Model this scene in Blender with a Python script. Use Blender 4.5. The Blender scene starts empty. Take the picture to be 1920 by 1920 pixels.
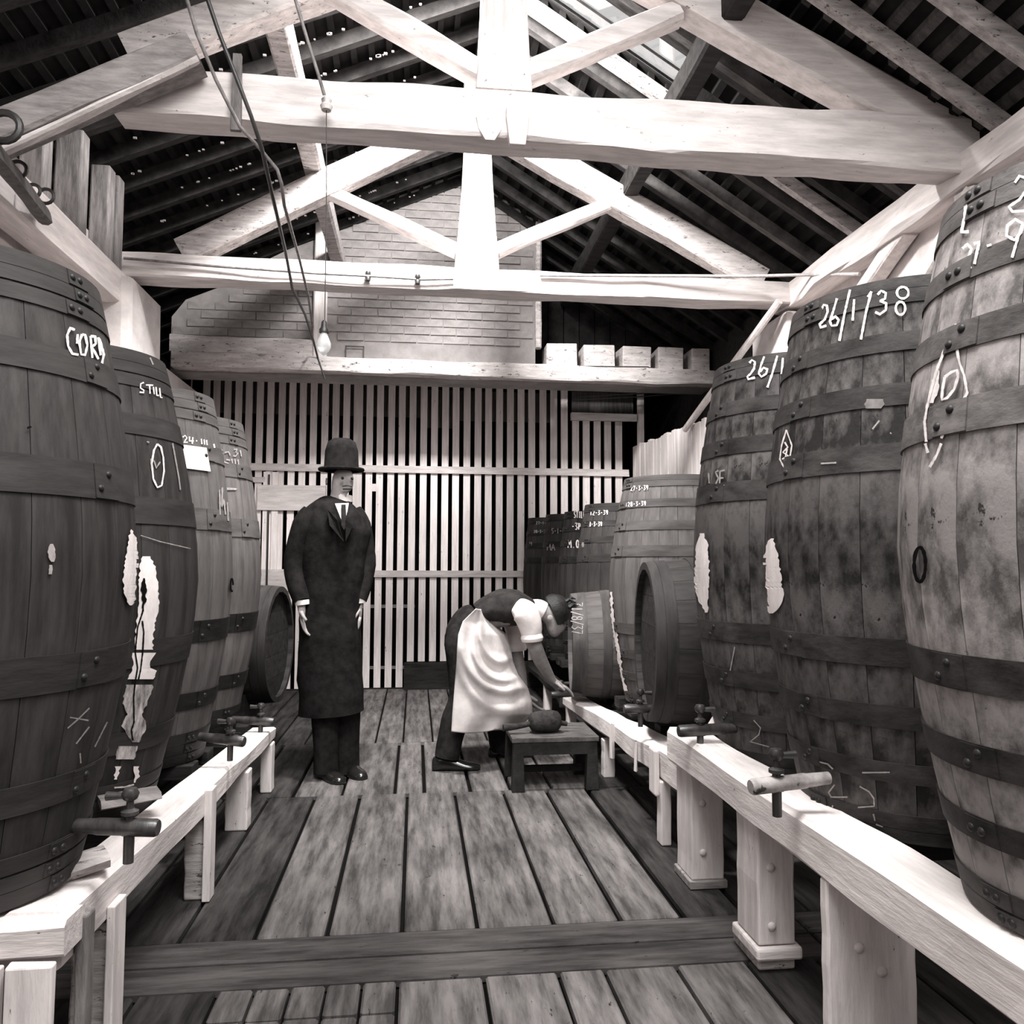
import bpy, bmesh, math, random
import numpy as np
from mathutils import Vector, Matrix, Euler, noise
random.seed(7)
sc = bpy.context.scene
COL = sc.collection
# ------------------------------------------------------------ camera
F = 1500.0
CAM = Vector((0, 0, 1.2))
TH, PH, RO = math.radians(6.83), math.radians(3.74), 0.003
R0 = Vector((math.cos(TH), -math.sin(TH), 0))
FW = Vector((math.sin(TH)*math.cos(PH), math.cos(TH)*math.cos(PH), math.sin(PH)))
U0 = R0.cross(FW)
RT = (math.cos(RO)*R0 + math.sin(RO)*U0).normalized()
UP = (math.cos(RO)*U0 - math.sin(RO)*R0).normalized()
cd = bpy.data.cameras.new('camera'); cam = bpy.data.objects.new('camera', cd); COL.objects.link(cam)
cam.matrix_world = Matrix((( RT.x, UP.x, -FW.x, CAM.x), (RT.y, UP.y, -FW.y, CAM.y), (RT.z, UP.z, -FW.z, CAM.z), (0, 0, 0, 1)))
cd.sensor_width = 36; cd.lens = F/1920*36; cd.clip_start = .02
sc.camera = cam
# ------------------------------------------------------------ world, light, exposure
w = bpy.data.worlds.new('sky'); sc.world = w; w.use_nodes = True
bg = w.node_tree.nodes['Background']; bg.inputs[0].default_value = (1.0, .985, .975, 1); bg.inputs[1].default_value = .34
sc.view_settings.view_transform = 'Standard'; sc.view_settings.look = 'None'
sc.view_settings.gamma = 1; sc.view_settings.use_curve_mapping = False
sc.view_settings.exposure = 1.0
def area(name, loc, rot, sx, sy, power):
    l = bpy.data.lights.new(name, 'AREA'); l.shape = 'RECTANGLE'; l.size = sx; l.size_y = sy; l.energy = power; l.color = (1, .99, .98)
    o = bpy.data.objects.new(name, l); COL.objects.link(o); o.location = loc; o.rotation_euler = rot; return o
area('daylight_from_roof_bay', (.5, -1.2, 4.3), (math.radians(58), 0, math.radians(-3)), 3.4, 2.0, 62)
area('daylight_overhead', (.35, 1.0, 4.7), (math.radians(8), 0, 0), 2.2, 1.2, 150)
area('ridge_fill_lamp', (0, 3.85, 4.42), (math.radians(46), 0, 0), .5, .5, 200)  # unseen lamp added to brighten the gate and far truss
area('far_ridge_fill_lamp', (.38, 5.75, 4.40), (math.radians(52), 0, 0), .9, .25, 12)  # added lamp hidden behind the near tie beam, lifts the gate

# ------------------------------------------------------------ photo measuring helpers (points on real planes)
def ray(x, y):
    d = FW*F + RT*(x-960) - UP*(y-960); return d.normalized()
def atY(x, y, Y): d = ray(x, y); return CAM + d*(Y/d.y)
def atX(x, y, X): d = ray(x, y); return CAM + d*(X/d.x)
def atZ(x, y, Z): d = ray(x, y); return CAM + d*((Z-CAM.z)/d.z)
V = Vector
# ------------------------------------------------------------ materials
MATS = {}
def tint(v, k=1.0):
    return (v*(1+.07*k), v*(1-.015*k), v*(1-.04*k), 1)
def mat(name, lo, hi, scale=(1, 1, 1), ns=4.0, detail=6, rough=.75, speck=0, speckv=.05, bump=.15, rnd=0.0, big=0.0, stretch=None, mx=None, bumpd=.004, spec=.3, ramp=.14):
    if name in MATS: return MATS[name]
    m = bpy.data.materials.new(name); m.use_nodes = True; nt = m.node_tree; N = nt.nodes; L = nt.links
    b = N['Principled BSDF']; b.inputs['Roughness'].default_value = rough
    b.inputs['Specular IOR Level'].default_value = spec
    tc = N.new('ShaderNodeTexCoord'); mp = N.new('ShaderNodeMapping'); mp.inputs['Scale'].default_value = scale
    L.new(tc.outputs['Object'], mp.inputs['Vector'])
    n1 = N.new('ShaderNodeTexNoise'); n1.inputs['Scale'].default_value = ns; n1.inputs['Detail'].default_value = detail; n1.inputs['Roughness'].default_value = .65
    L.new(mp.outputs[0], n1.inputs['Vector'])
    cr = N.new('ShaderNodeValToRGB'); cr.color_ramp.elements[0].position = .5-ramp; cr.color_ramp.elements[1].position = .5+ramp
    cr.color_ramp.elements[0].color = tint(lo); cr.color_ramp.elements[1].color = tint(hi)
    L.new(n1.outputs['Fac'], cr.inputs[0]); col = cr.outputs[0]
    if big:
        n2 = N.new('ShaderNodeTexNoise'); n2.inputs['Scale'].default_value = 2.2; n2.inputs['Detail'].default_value = 5
        L.new(tc.outputs['Object'], n2.inputs['Vector'])
        r2 = N.new('ShaderNodeMapRange'); r2.inputs[1].default_value = .35; r2.inputs[2].default_value = .65; r2.inputs[3].default_value = 1-big; r2.inputs[4].default_value = 1+big
        L.new(n2.outputs['Fac'], r2.inputs[0])
        mm = N.new('ShaderNodeVectorMath'); mm.operation = 'SCALE'; L.new(col, mm.inputs[0]); L.new(r2.outputs[0], mm.inputs['Scale']); col = mm.outputs[0]
    if rnd:
        oi = N.new('ShaderNodeObjectInfo'); r3 = N.new('ShaderNodeMapRange'); r3.inputs[3].default_value = 1-rnd; r3.inputs[4].default_value = 1+rnd
        L.new(oi.outputs['Random'], r3.inputs[0])
        mm = N.new('ShaderNodeVectorMath'); mm.operation = 'SCALE'; L.new(col, mm.inputs[0]); L.new(r3.outputs[0], mm.inputs['Scale']); col = mm.outputs[0]
    if speck:
        n3 = N.new('ShaderNodeTexNoise'); n3.inputs['Scale'].default_value = 1.0; n3.inputs['Detail'].default_value = 4; n3.inputs['Roughness'].default_value = .8
        mp3 = N.new('ShaderNodeMapping'); mp3.inputs['Scale'].default_value = tuple(11*s**.6 for s in scale)
        L.new(tc.outputs['Object'], mp3.inputs['Vector']); L.new(mp3.outputs[0], n3.inputs['Vector'])
        r4 = N.new('ShaderNodeMapRange'); r4.inputs[1].default_value = speck; r4.inputs[2].default_value = speck+.04
        L.new(n3.outputs['Fac'], r4.inputs[0])
        mx_ = N.new('ShaderNodeMix'); mx_.data_type = 'RGBA'; L.new(r4.outputs[0], mx_.inputs[0]); L.new(col, mx_.inputs[6]); mx_.inputs[7].default_value = tint(speckv); col = mx_.outputs[2]
    L.new(col, b.inputs['Base Color'])
    if bump:
        bp = N.new('ShaderNodeBump'); bp.inputs['Strength'].default_value = bump; bp.inputs['Distance'].default_value = bumpd*5
        L.new(n1.outputs['Fac'], bp.inputs['Height']); L.new(bp.outputs[0], b.inputs['Normal'])
    MATS[name] = m; return m
def flat(name, v, rough=.7, spec=.3, metal=0):
    return mat(name, v*.85, v*1.15, ns=25, rough=rough, bump=.05, spec=spec)
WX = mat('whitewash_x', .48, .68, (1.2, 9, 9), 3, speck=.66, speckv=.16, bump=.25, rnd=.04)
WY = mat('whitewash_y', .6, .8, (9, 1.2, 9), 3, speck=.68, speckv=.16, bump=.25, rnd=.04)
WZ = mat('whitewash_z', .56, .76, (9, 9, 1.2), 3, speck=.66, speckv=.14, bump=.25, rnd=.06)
WG = mat('whitewash_worn', .28, .55, (1.5, 8, 8), 4, speck=.6, speckv=.08, bump=.3, rnd=.05)
WALLW = mat('limewashed_wall', .52, .72, (1, 1, 1), 5, speck=.72, speckv=.2, bump=.3)
BRICKW = mat('limewashed_brick', .2, .34, (1, 1, 1), 6, speck=.66, speckv=.12, bump=.35, rnd=.07, big=.12)
SLAT = mat('gate_slat_paint', .7, .88, (10, 10, .8), 4, speck=.65, speckv=.12, bump=.2, rnd=.14)
BOARDW = mat('partition_paint', .6, .8, (10, 10, .8), 4, speck=.68, speckv=.2, bump=.2, rnd=.08)
TGREY = mat('bare_grey_timber', .15, .30, (1.5, 8, 8), 4, speck=.66, speckv=.05, bump=.3)
TGREYZ = mat('bare_grey_post', .10, .22, (8, 8, 1.5), 4, speck=.66, speckv=.04, bump=.3, rnd=.15)
TDARK = mat('dark_timber', .012, .03, (1, 6, 6), 4, bump=.3, spec=.13)
ROOFD = mat('dark_roof', .006, .016, (1, 1, 1), 5, bump=.3, spec=.13)  # near-black for the roof slab and most battens
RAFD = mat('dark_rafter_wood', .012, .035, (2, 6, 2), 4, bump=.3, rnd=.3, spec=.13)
RAFG = mat('grey_rafter_wood', .03, .09, (2, 6, 2), 4, bump=.3, rnd=.3)  # mid grey for the middle right rafters and nearer right battens
BLACK = flat('flat_black', .006, .9, .03)
FLOORP = mat('worn_floor_plank', .05, .17, (7, .9, 1), 3.5, detail=9, speck=.64, speckv=.025, bump=.5, rnd=.16, big=.25, rough=.8, spec=.13)
FLOORX = mat('worn_cross_plank', .03, .09, (.9, 7, 1), 3.5, detail=9, speck=.64, speckv=.02, bump=.5, rnd=.12, big=.25, rough=.8, spec=.13)
CL = mat('cask_oak_left', .022, .050, (9, 9, 1.0), 2.5, detail=7, speck=.72, speckv=.02, bump=.2, rnd=.05, big=.22, rough=.6, spec=.13)
CL2 = mat('cask_oak_pale', .07, .13, (9, 9, 1.0), 2.5, detail=7, speck=.7, speckv=.03, bump=.2, rnd=.07, big=.2, rough=.65, spec=.13)
CR1 = mat('cask_oak_mottled_light', .075, .29, (3, 3, 2.0), 3.5, detail=9, speck=.64, speckv=.03, bump=.3, rnd=.04, big=.35, rough=.62, ramp=.09, spec=.13)
CR2 = mat('cask_oak_mottled_dark', .017, .09, (3.5, 3.5, 2.0), 3.2, detail=9, speck=.64, speckv=.012, bump=.3, rnd=.04, big=.45, rough=.62, ramp=.09, spec=.13)
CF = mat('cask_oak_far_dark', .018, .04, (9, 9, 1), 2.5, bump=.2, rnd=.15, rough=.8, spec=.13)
HL = mat('hoop_iron_left', .022, .045, (1, 1, 5), 3, bump=.15, rough=.68, big=.2, spec=.13)
HL2 = mat('hoop_iron_pale', .05, .10, (1, 1, 5), 3, bump=.15, rough=.68, big=.2, spec=.13)
HR1 = mat('hoop_iron_right', .045, .14, (2, 2, 4), 4, detail=8, bump=.25, rough=.6, big=.3, spec=.13)
HR2 = mat('hoop_iron_dark', .02, .06, (2, 2, 4), 4, detail=8, bump=.25, rough=.6, big=.3, spec=.13)
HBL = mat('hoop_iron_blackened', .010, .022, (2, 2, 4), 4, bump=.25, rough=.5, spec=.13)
RIV = flat('rivet_iron', .014, .5)
CHALK = mat('chalk', .5, .75, (1, 1, 1), 60, rough=.95, bump=0)
CHALKF = mat('faint_chalk', .22, .34, (1, 1, 1), 60, rough=.95, bump=0)
PAINTW = mat('lime_splash', .68, .86, (2, 2, 1), 12, rough=.9, bump=.1)
PAPER = mat('paper', .74, .82, (1, 1, 1), 8, rough=.9, bump=.05)
TAPW = mat('tap_dark_wood', .02, .05, (6, 2, 2), 6, bump=.1, rough=.35, spec=.6)
TAPL = mat('tap_pale_wood', .16, .4, (3, 3, 3), 5, speck=.6, speckv=.04, bump=.1, rough=.5)
PIPEM = mat('dull_pipe', .10, .22, (3, 3, 3), 8, rough=.5, bump=.1)
PIPEL = mat('painted_pipe', .35, .6, (3, 3, 3), 8, rough=.5, bump=.1)
IRON = flat('black_iron', .02, .45, .5)
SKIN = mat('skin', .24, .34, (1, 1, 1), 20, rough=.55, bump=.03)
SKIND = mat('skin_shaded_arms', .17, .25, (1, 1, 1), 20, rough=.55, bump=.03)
HAIR = mat('dark_hair', .008, .02, (1, 8, 1), 30, rough=.45, bump=.3)
SHIRT = mat('white_shirt_cloth', .66, .8, (1, 1, 1), 9, rough=.9, bump=.2)
APRON = mat('stained_apron_cloth', .46, .68, (1, 1, 1), 5, detail=8, speck=.70, speckv=.12, rough=.95, bump=.2, big=.1)
VEST = mat('dark_wool', .018, .035, (1, 1, 1), 18, rough=.9, bump=.2, spec=.05)
TROU = mat('dark_trouser_wool', .012, .026, (1, 1, 1), 18, rough=.95, bump=.2, spec=.05)
COAT = mat('dark_overcoat_wool', .008, .018, (1, 1, 1), 18, rough=.95, bump=.2, spec=.05)
SHOE = flat('polished_black_leather', .012, .18, .7)
FLOORSHADE = mat('shaded_floor_plank', .014, .05, (7, .9, 1), 3.5, detail=9, bump=.5, rnd=.16, big=.25, rough=.85, spec=.1)  # side planks, shadow put into a darker plank colour
STOOLM = mat('stool_wood', .05, .12, (2, 6, 2), 5, bump=.3, rough=.7, spec=.13)
STOOLD = mat('stool_dark_wood', .015, .03, (2, 6, 2), 5, bump=.3, rough=.7, spec=.13)
MALW = mat('mallet_wood', .018, .045, (4, 4, 4), 7, bump=.4, rough=.8, spec=.13)
CABLE = flat('grey_cable', .05, .6)
def glass(name, rough=.05, tr=1.0):
    m = bpy.data.materials.new(name); m.use_nodes = True; b = m.node_tree.nodes['Principled BSDF']
    b.inputs['Base Color'].default_value = (.95, .95, .95, 1); b.inputs['Roughness'].default_value = rough; b.inputs['Transmission Weight'].default_value = tr; b.inputs['IOR'].default_value = 1.45
    return m
BULB = glass('bulb_glass', .25, .6); PANE = glass('skylight_glass', .0, 1)

# ------------------------------------------------------------ mesh builder
WM = {}
class MB:
    def __init__(s): s.v = []; s.f = []; s.smooth = False
    def add(s, vs, fs):
        n = len(s.v); s.v += [V(p) for p in vs]; s.f += [tuple(i+n for i in f) for f in fs]; return s
    def box(s, a, b, bev=0.0, jit=0.0):
        (x0, y0, z0), (x1, y1, z1) = a, b
        x0, x1 = min(x0, x1), max(x0, x1); y0, y1 = min(y0, y1), max(y0, y1); z0, z1 = min(z0, z1), max(z0, z1)
        vs = [V((x, y, z)) for z in (z0, z1) for x, y in ((x0, y0), (x1, y0), (x1, y1), (x0, y1))]
        if jit: vs = [p+V([random.uniform(-jit, jit) for _ in range(3)]) for p in vs]
        return s.add(vs, [(0, 3, 2, 1), (4, 5, 6, 7), (0, 1, 5, 4), (1, 2, 6, 5), (2, 3, 7, 6), (3, 0, 4, 7)])
    def rings(s, rs, cap=True, closed=True):
        n = len(rs[0]); base = len(s.v)
        for r in rs: s.v += [V(p) for p in r]
        for i in range(len(rs)-1):
            for j in range(n if closed else n-1):
                k = (j+1) % n
                s.f.append((base+i*n+j, base+i*n+k, base+(i+1)*n+k, base+(i+1)*n+j))
        if cap and closed:
            s.f.append(tuple(base+j for j in reversed(range(n)))); s.f.append(tuple(base+(len(rs)-1)*n+j for j in range(n)))
        return s
    def beam(s, p0, p1, w, h, up=V((0, 0, 1)), n=10, jit=.006, bev=.012, seed=None, w1=None, h1=None):
        # hewn timber: w across, h along 'up'
        p0, p1 = V(p0), V(p1); d = (p1-p0).normalized(); side = d.cross(V(up)).normalized(); u = side.cross(d).normalized()
        w1 = w1 or w; h1 = h1 or h; sd = seed if seed is not None else random.random()*100
        L = (p1-p0).length; rs = []
        for i in range(n+1):
            t = i/n; c = p0.lerp(p1, t); a = (w+(w1-w)*t)/2; b = (h+(h1-h)*t)/2; r = []
            k = 0
            for (x, y) in ((-a+bev, -b), (a-bev, -b), (a, -b+bev), (a, b-bev), (a-bev, b), (-a+bev, b), (-a, b-bev), (-a, -b+bev)):
                q = noise.noise(V((t*L*2.3+sd, k*.7, sd)))*jit*2; q2 = noise.noise(V((t*L*2.3+sd, k*.7+50, sd)))*jit*2
                r.append(c+side*(x+q)+u*(y+q2)); k += 1
            rs.append(r)
        return s.rings(rs)
    def tube(s, pts, r, n=10, cap=True):
        pts = [V(p) for p in pts]; rr = r if isinstance(r, (list, tuple)) else [r]*len(pts); rs = []
        ref = None
        for i, p in enumerate(pts):
            d = (pts[min(i+1, len(pts)-1)]-pts[max(i-1, 0)]).normalized()
            if ref is None: ref = V((0, 0, 1)) if abs(d.z) < .9 else V((1, 0, 0))
            a = d.cross(ref).normalized(); b = a.cross(d).normalized(); ref = b
            rs.append([p+(a*math.cos(t)+b*math.sin(t))*rr[i] for t in [2*math.pi*k/n for k in range(n)]])
        s.smooth = True; return s.rings(rs, cap)
    def loft(s, secs, n=20, cap=True):
        # secs: (center, axisA*ra, axisB*rb) with elliptical rings
        rs = []
        for c, A, B in secs:
            c, A, B = V(c), V(A), V(B)
            rs.append([c+A*math.cos(2*math.pi*k/n)+B*math.sin(2*math.pi*k/n) for k in range(n)])
        s.smooth = True; return s.rings(rs, cap)
    def lathe(s, prof, c, axis=V((0, 0, 1)), n=24, cap=True):
        axis = V(axis).normalized(); ref = V((1, 0, 0)) if abs(axis.x) < .9 else V((0, 1, 0))
        a = axis.cross(ref).normalized(); b = axis.cross(a)
        s.smooth = True
        return s.rings([[V(c)+axis*h+(a*math.cos(2*math.pi*k/n)+b*math.sin(2*math.pi*k/n))*r for k in range(n)] for r, h in prof], cap)
def mesh_from(name, mb, M=None):
    me = bpy.data.meshes.new(name)
    vs = [M @ p for p in mb.v] if M is not None else mb.v
    me.from_pydata([tuple(p) for p in vs], [], mb.f); me.update()
    bm = bmesh.new(); bm.from_mesh(me); bmesh.ops.recalc_face_normals(bm, faces=bm.faces); bm.to_mesh(me); bm.free()
    if mb.smooth:
        for p in me.polygons: p.use_smooth = True
        me.set_sharp_from_angle(angle=math.radians(50))
    return me
def wm(o): return WM.get(o.name, Matrix.Identity(4))
def link(name, me, m, parent=None, local=None):
    o = bpy.data.objects.new(name, me); COL.objects.link(o)
    if me is not None and m is not None:
        if not me.materials: me.materials.append(m)
    if parent: o.parent = parent
    if local is not None: o.matrix_basis = local
    WM[o.name] = (wm(parent) if parent else Matrix.Identity(4)) @ (local if local is not None else Matrix.Identity(4))
    return o
def obj(name, mb, m, parent=None, label=None, smooth=None, bevel=0):
    if smooth is not None: mb.smooth = smooth
    inv = wm(parent).inverted() if parent else None
    if parent is None:
        lo = V([min(p[i] for p in mb.v) for i in range(3)]); hi = V([max(p[i] for p in mb.v) for i in range(3)])
        c = V(((lo.x+hi.x)/2, (lo.y+hi.y)/2, lo.z)); me = mesh_from(name, mb, Matrix.Translation(-c))
        o = link(name, me, m, None, Matrix.Translation(c))
    else:
        me = mesh_from(name, mb, inv); o = link(name, me, m, parent)
    if bevel:
        b = o.modifiers.new('bev', 'BEVEL'); b.width = bevel; b.segments = 2; b.limit_method = 'ANGLE'
    if label: o['label'] = label
    return o
def tag(o, label, cat, group=None):
    o['label'] = label; o['category'] = cat
    if group: o['group'] = group
    return o
def thing(name, label, cat, loc=(0, 0, 0), rot=None, group=None):
    M = Matrix.Translation(V(loc)) @ (rot.to_matrix().to_4x4() if rot else Matrix.Identity(4))
    return tag(link(name, None, None, None, M), label, cat, group)
def struct(name, mb, m, parent=None, **k):
    o = obj(name, mb, m, parent, **k)
    if parent is None: o['kind'] = 'structure'
    return o

# ============================================================ SETTING
# ---- floor: dark bed with planks laid in bays
mb = MB().box((-3.0, -2.5, -.10), (3.2, 9.2, -.035))
floor = struct('floor', mb, BLACK)
def plank(x0, x1, y0, y1, m, g=.006, nm='plank'):
    dz = random.uniform(-.004, .0)
    n = MB(); a = random.uniform(-.002, .002)
    if not -.52 < (x0+x1)/2 < 1.0 and m is FLOORP: m = FLOORSHADE  # planks beside the walkway get the painted-in shade
    n.box((x0+g, y0+.004, -.034), (x1-g, y1-.004, dz))
    o = obj(nm, n, m, floor); b = o.modifiers.new('bev', 'BEVEL'); b.width = .006; b.segments = 1
XA = [-2.6, -2.36, -2.12, -1.88, -1.64, -1.41, -1.18, -.96, -.74, -.505, -.275, -.03, .215, .475, .70, .925, 1.15, 1.38, 1.61, 1.85, 2.1, 2.35, 2.6]
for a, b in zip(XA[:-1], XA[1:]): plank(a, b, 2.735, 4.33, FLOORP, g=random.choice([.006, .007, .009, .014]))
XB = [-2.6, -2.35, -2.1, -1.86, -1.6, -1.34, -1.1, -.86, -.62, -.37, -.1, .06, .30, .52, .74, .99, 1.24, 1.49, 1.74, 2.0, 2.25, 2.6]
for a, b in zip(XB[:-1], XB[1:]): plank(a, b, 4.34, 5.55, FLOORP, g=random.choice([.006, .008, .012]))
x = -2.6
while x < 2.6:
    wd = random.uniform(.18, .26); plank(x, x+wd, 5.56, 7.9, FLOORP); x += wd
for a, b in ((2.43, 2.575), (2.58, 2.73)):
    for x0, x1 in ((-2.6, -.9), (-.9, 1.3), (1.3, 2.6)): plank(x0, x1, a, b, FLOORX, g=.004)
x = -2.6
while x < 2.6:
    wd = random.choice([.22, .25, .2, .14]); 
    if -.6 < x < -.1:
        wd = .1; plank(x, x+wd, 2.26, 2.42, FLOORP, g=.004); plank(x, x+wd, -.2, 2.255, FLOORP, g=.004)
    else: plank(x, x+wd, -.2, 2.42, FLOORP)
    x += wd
# ---- left wall: limewashed wall under a plate, small window
WLX = -2.0
struct('wall_front', MB().box((-2.15, -2.6, -.1), (2.81, -2.45, 3.0)), TDARK)
mb = MB().box((WLX-.15, -2.45, -.04), (WLX, 2.15, 2.76)).box((WLX-.15, 2.15, -.04), (WLX, 3.35, 2.45)).box((WLX-.15, 3.35, -.04), (WLX, 8.1, 2.76)).box((WLX-.15, 2.15, 2.74), (WLX, 3.35, 2.76))
wl = struct('wall_left', mb, WALLW)
win = obj('window_1', MB().box((WLX-.11, 2.15, 2.45), (WLX-.08, 3.35, 2.74)), flat('dusty_glass', .22, .3)); win['kind'] = 'structure'
fr = MB().box((WLX-.08, 2.15, 2.70), (WLX-.02, 3.35, 2.745)).box((WLX-.08, 2.15, 2.45), (WLX-.02, 3.35, 2.48))
for y in (2.15, 2.72, 3.29): fr.box((WLX-.08, y, 2.45), (WLX-.02, y+.05, 2.745))
obj('window_frame', fr, WY, win)
# wall plate (left)
mb = MB().beam((-1.90, .4, 2.90), (-1.90, 5.2, 2.89), .17, .21, n=18, jit=.006)
tag(obj('wall_plate', mb, WY), 'long whitewashed timber lying along the left wall top under the posts', 'beam')
struct('wall_outer', MB().box((-3.2, -2.5, -.1), (-3.1, 8.95, 3.02)), BLACK)
# ---- right wall
WRX = 2.66
mb = MB().box((WRX, -2.45, -.04), (WRX+.15, 5.2, 3.02))
wr = struct('wall_right', mb, WALLW)
struct('wall_right_far', MB().box((WRX, 5.2, -.04), (WRX+.12, 8.95, 3.2)), TDARK)  # dark colour stands in for the darkness above the partition
mb = MB().beam((2.62, .4, 3.06), (2.62, 5.35, 3.06), .20, .17, n=24, jit=.012)
tag(obj('wall_plate', mb, WY), 'whitewashed timber along the right wall top with ragged lime edge', 'beam')
# studs and braces on right wall
for (a, b, wd, lb) in (((2.60, 5.1, 2.45), (2.60, 3.9, 3.0), .09, 'whitewashed diagonal brace nearest the far pier, on the right wall'),
                   ((2.60, 4.5, 2.2), (2.60, 3.35, 2.95), .11, 'wide whitewashed diagonal brace below the right wall plate'),
                   ((2.60, 3.4, 1.6), (2.60, 3.4, 2.97), .13, 'whitewashed upright under the right end of the near tie beam')):
    tag(obj('brace' if a[1] != b[1] else 'wall_post', MB().beam(a, b, .10, wd, up=V((0, 1, 0)), n=8), WZ), lb, 'post' if a[1] == b[1] else 'brace', 'timbers on the right wall')
# ---- partition of upright boards on the right
part = struct('wall_partition', MB().box((2.215, 5.1, -.035), (2.24, 7.9, 2.2)), BLACK)
y = 5.1
PTOP = [2.30, 2.31, 2.32, 2.40]
while y < 7.86:
    wd = random.uniform(.085, .115)
    top = float(np.interp(y, [5.1, 5.6, 6.2, 7.9], PTOP))
    n = MB().box((2.17+random.uniform(-.006, .006), y+.010, .0), (2.21, min(y+wd-.004, 7.88), top+random.uniform(-.015, .015))); obj('board', n, BOARDW, part); y += wd
# ---- brick lintel wall and gable
BY = 6.9
gable = MB()
pts = [(-2.06, 2.80), (-2.06, 3.27), (-1.95, 3.42), (-1.70, 3.53), (-1.60, 3.62), (-.9, 4.02), (-.3, 4.38), (.36, 4.72), (1.03, 4.38), (1.03, 2.93), (2.65, 2.93), (2.65, 2.80)]
n = len(pts); gable.add([(x, BY, z) for x, z in pts]+[(x, BY+.28, z) for x, z in pts], [tuple(range(n)), tuple(range(2*n-1, n-1, -1))]+[(i, (i+1) % n, n+(i+1) % n, n+i) for i in range(n)])
# notches
wb = struct('wall_back', gable, mat('lime_mortar', .2, .28, (1, 1, 1), 6, bump=.3, big=.15))
def inside(x, z):
    c = False; j = n-1
    for i in range(n):
        if (pts[i][1] > z) != (pts[j][1] > z) and x < (pts[j][0]-pts[i][0])*(z-pts[i][1])/(pts[j][1]-pts[i][1])+pts[i][0]: c = not c
        j = i
    return c
bm_ = MB().box((-.1085, 0, 0), (.1085, .03, .062)); bme = mesh_from('brick', bm_); bme.materials.append(BRICKW)
cnt = 0; rest = MB(); row = 0; z = 3.12
cells = []
while z < 4.7:
    x = -2.05+(.115 if row % 2 else 0)
    while x < 1.03:
        if all(inside(x+dx, z+dz) for dx in (.01, .215) for dz in (.002, .066)): cells.append((x+.1125, z))
        x += .2265
    z += .074; row += 1
for (x, z) in cells:
    if abs(x+.83) < .06 and z < 4.0: continue
    dy = random.uniform(-.005, .003)
    if cnt < 290: link('brick', bme, None, wb, wm(wb).inverted() @ Matrix.Translation((x, BY-.011+dy, z)) @ Matrix.Rotation(random.uniform(-.012, .012), 4, 'Y')); cnt += 1
    else: rest.box((x-.1085, BY-.011+dy, z), (x+.1085, BY+.01, z+.062))
if rest.v:
    o = obj('brick_courses', rest, BRICKW, wb); o['kind'] = 'stuff'
# left lower beam courses over the gate
lt = MB().beam((-2.05, BY-.03, 3.03), (-.86, BY-.03, 3.02), .10, .15, n=8, jit=.008)
tag(obj('lintel_board', lt, mat('lintel_lime', .42, .66, (1.5, 8, 8), 4, speck=.6, speckv=.08, bump=.3)), 'thick whitewashed board across the brickwork left of the hanging bulb', 'beam')
lt = MB().beam((-2.02, BY-.05, 2.885), (2.64, BY-.05, 2.866), .14, .13, n=26, jit=.008)
lint = tag(obj('lintel', lt, MATS['lintel_lime']), 'long whitewashed lintel spanning above the slatted gate', 'beam')
# row of stub blocks right of the brick gable (dark sockets between)
xs = [1.06, 1.36, 1.40, 1.77, 1.83, 2.12, 2.19, 2.45, 2.52, 2.85]
for i, (a, b) in enumerate(((1.12, 1.40), (1.46, 1.74), (1.81, 2.07), (2.14, 2.37), (2.45, 2.62))):
    bk = MB().box((a, BY-.045, 2.94), (b, BY+.2, 3.15), jit=.005)
    tag(obj('masonry_block', bk, MATS['lintel_lime'], bevel=.008), ['whitewashed masonry block beside the brick gable edge', 'second whitewashed masonry block from the brick gable', 'third whitewashed masonry block from the brick gable', 'fourth whitewashed masonry block from the gable, cracked', 'last whitewashed masonry block by the right pier'][i], 'block', 'blocks between dark joist sockets')
# white upright and edge board on the brick
tag(obj('wall_stud', MB().beam((-.83, BY-.06, 2.95), (-.83, BY-.06, 4.12), .115, .07, up=V((0, 1, 0)), n=8, jit=.004), WZ), 'upright whitewashed stud fixed to the brickwork behind the bulb', 'post')
tag(obj('edge_board', MB().beam((1.05, BY-.03, 3.1), (1.05, BY-.03, 4.36), .05, .08, up=V((0, 1, 0)), n=6, jit=.003), WG), 'narrow grey board closing the right edge of the brick gable', 'board')
tag(obj('frame_molding', MB().box((-.62, BY-.04, 2.955), (-.61, BY-.028, 3.06)).box((-.62, BY-.04, 3.055), (-.46, BY-.028, 3.065)).box((-.47, BY-.04, 2.955), (-.46, BY-.028, 3.06)).box((-.62, BY-.04, 2.952), (-.46, BY-.028, 2.96)), CABLE), 'small square wire frame on the lime wall beside the bulb', 'frame')
# dark boards beyond the right opening, black walls painting the darkness behind gate
back = struct('wall_far', MB().box((-2.6, 8.9, -.04), (3.2, 8.98, 4.6)), BLACK)
struct('wall_side_far', MB().box((-2.62, 8.0, -.04), (-2.55, 8.9, 4.4)), BLACK)
x = 1.1
bp = struct('trim_dark_boards', MB().box((1.05, 7.6, 3.0), (2.9, 7.64, 4.4)), BLACK)
while x < 2.6:
    obj('board', MB().box((x+.004, 7.57, 3.0), (x+.15, 7.6, 4.3)), RAFD, bp); x += .155
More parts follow.
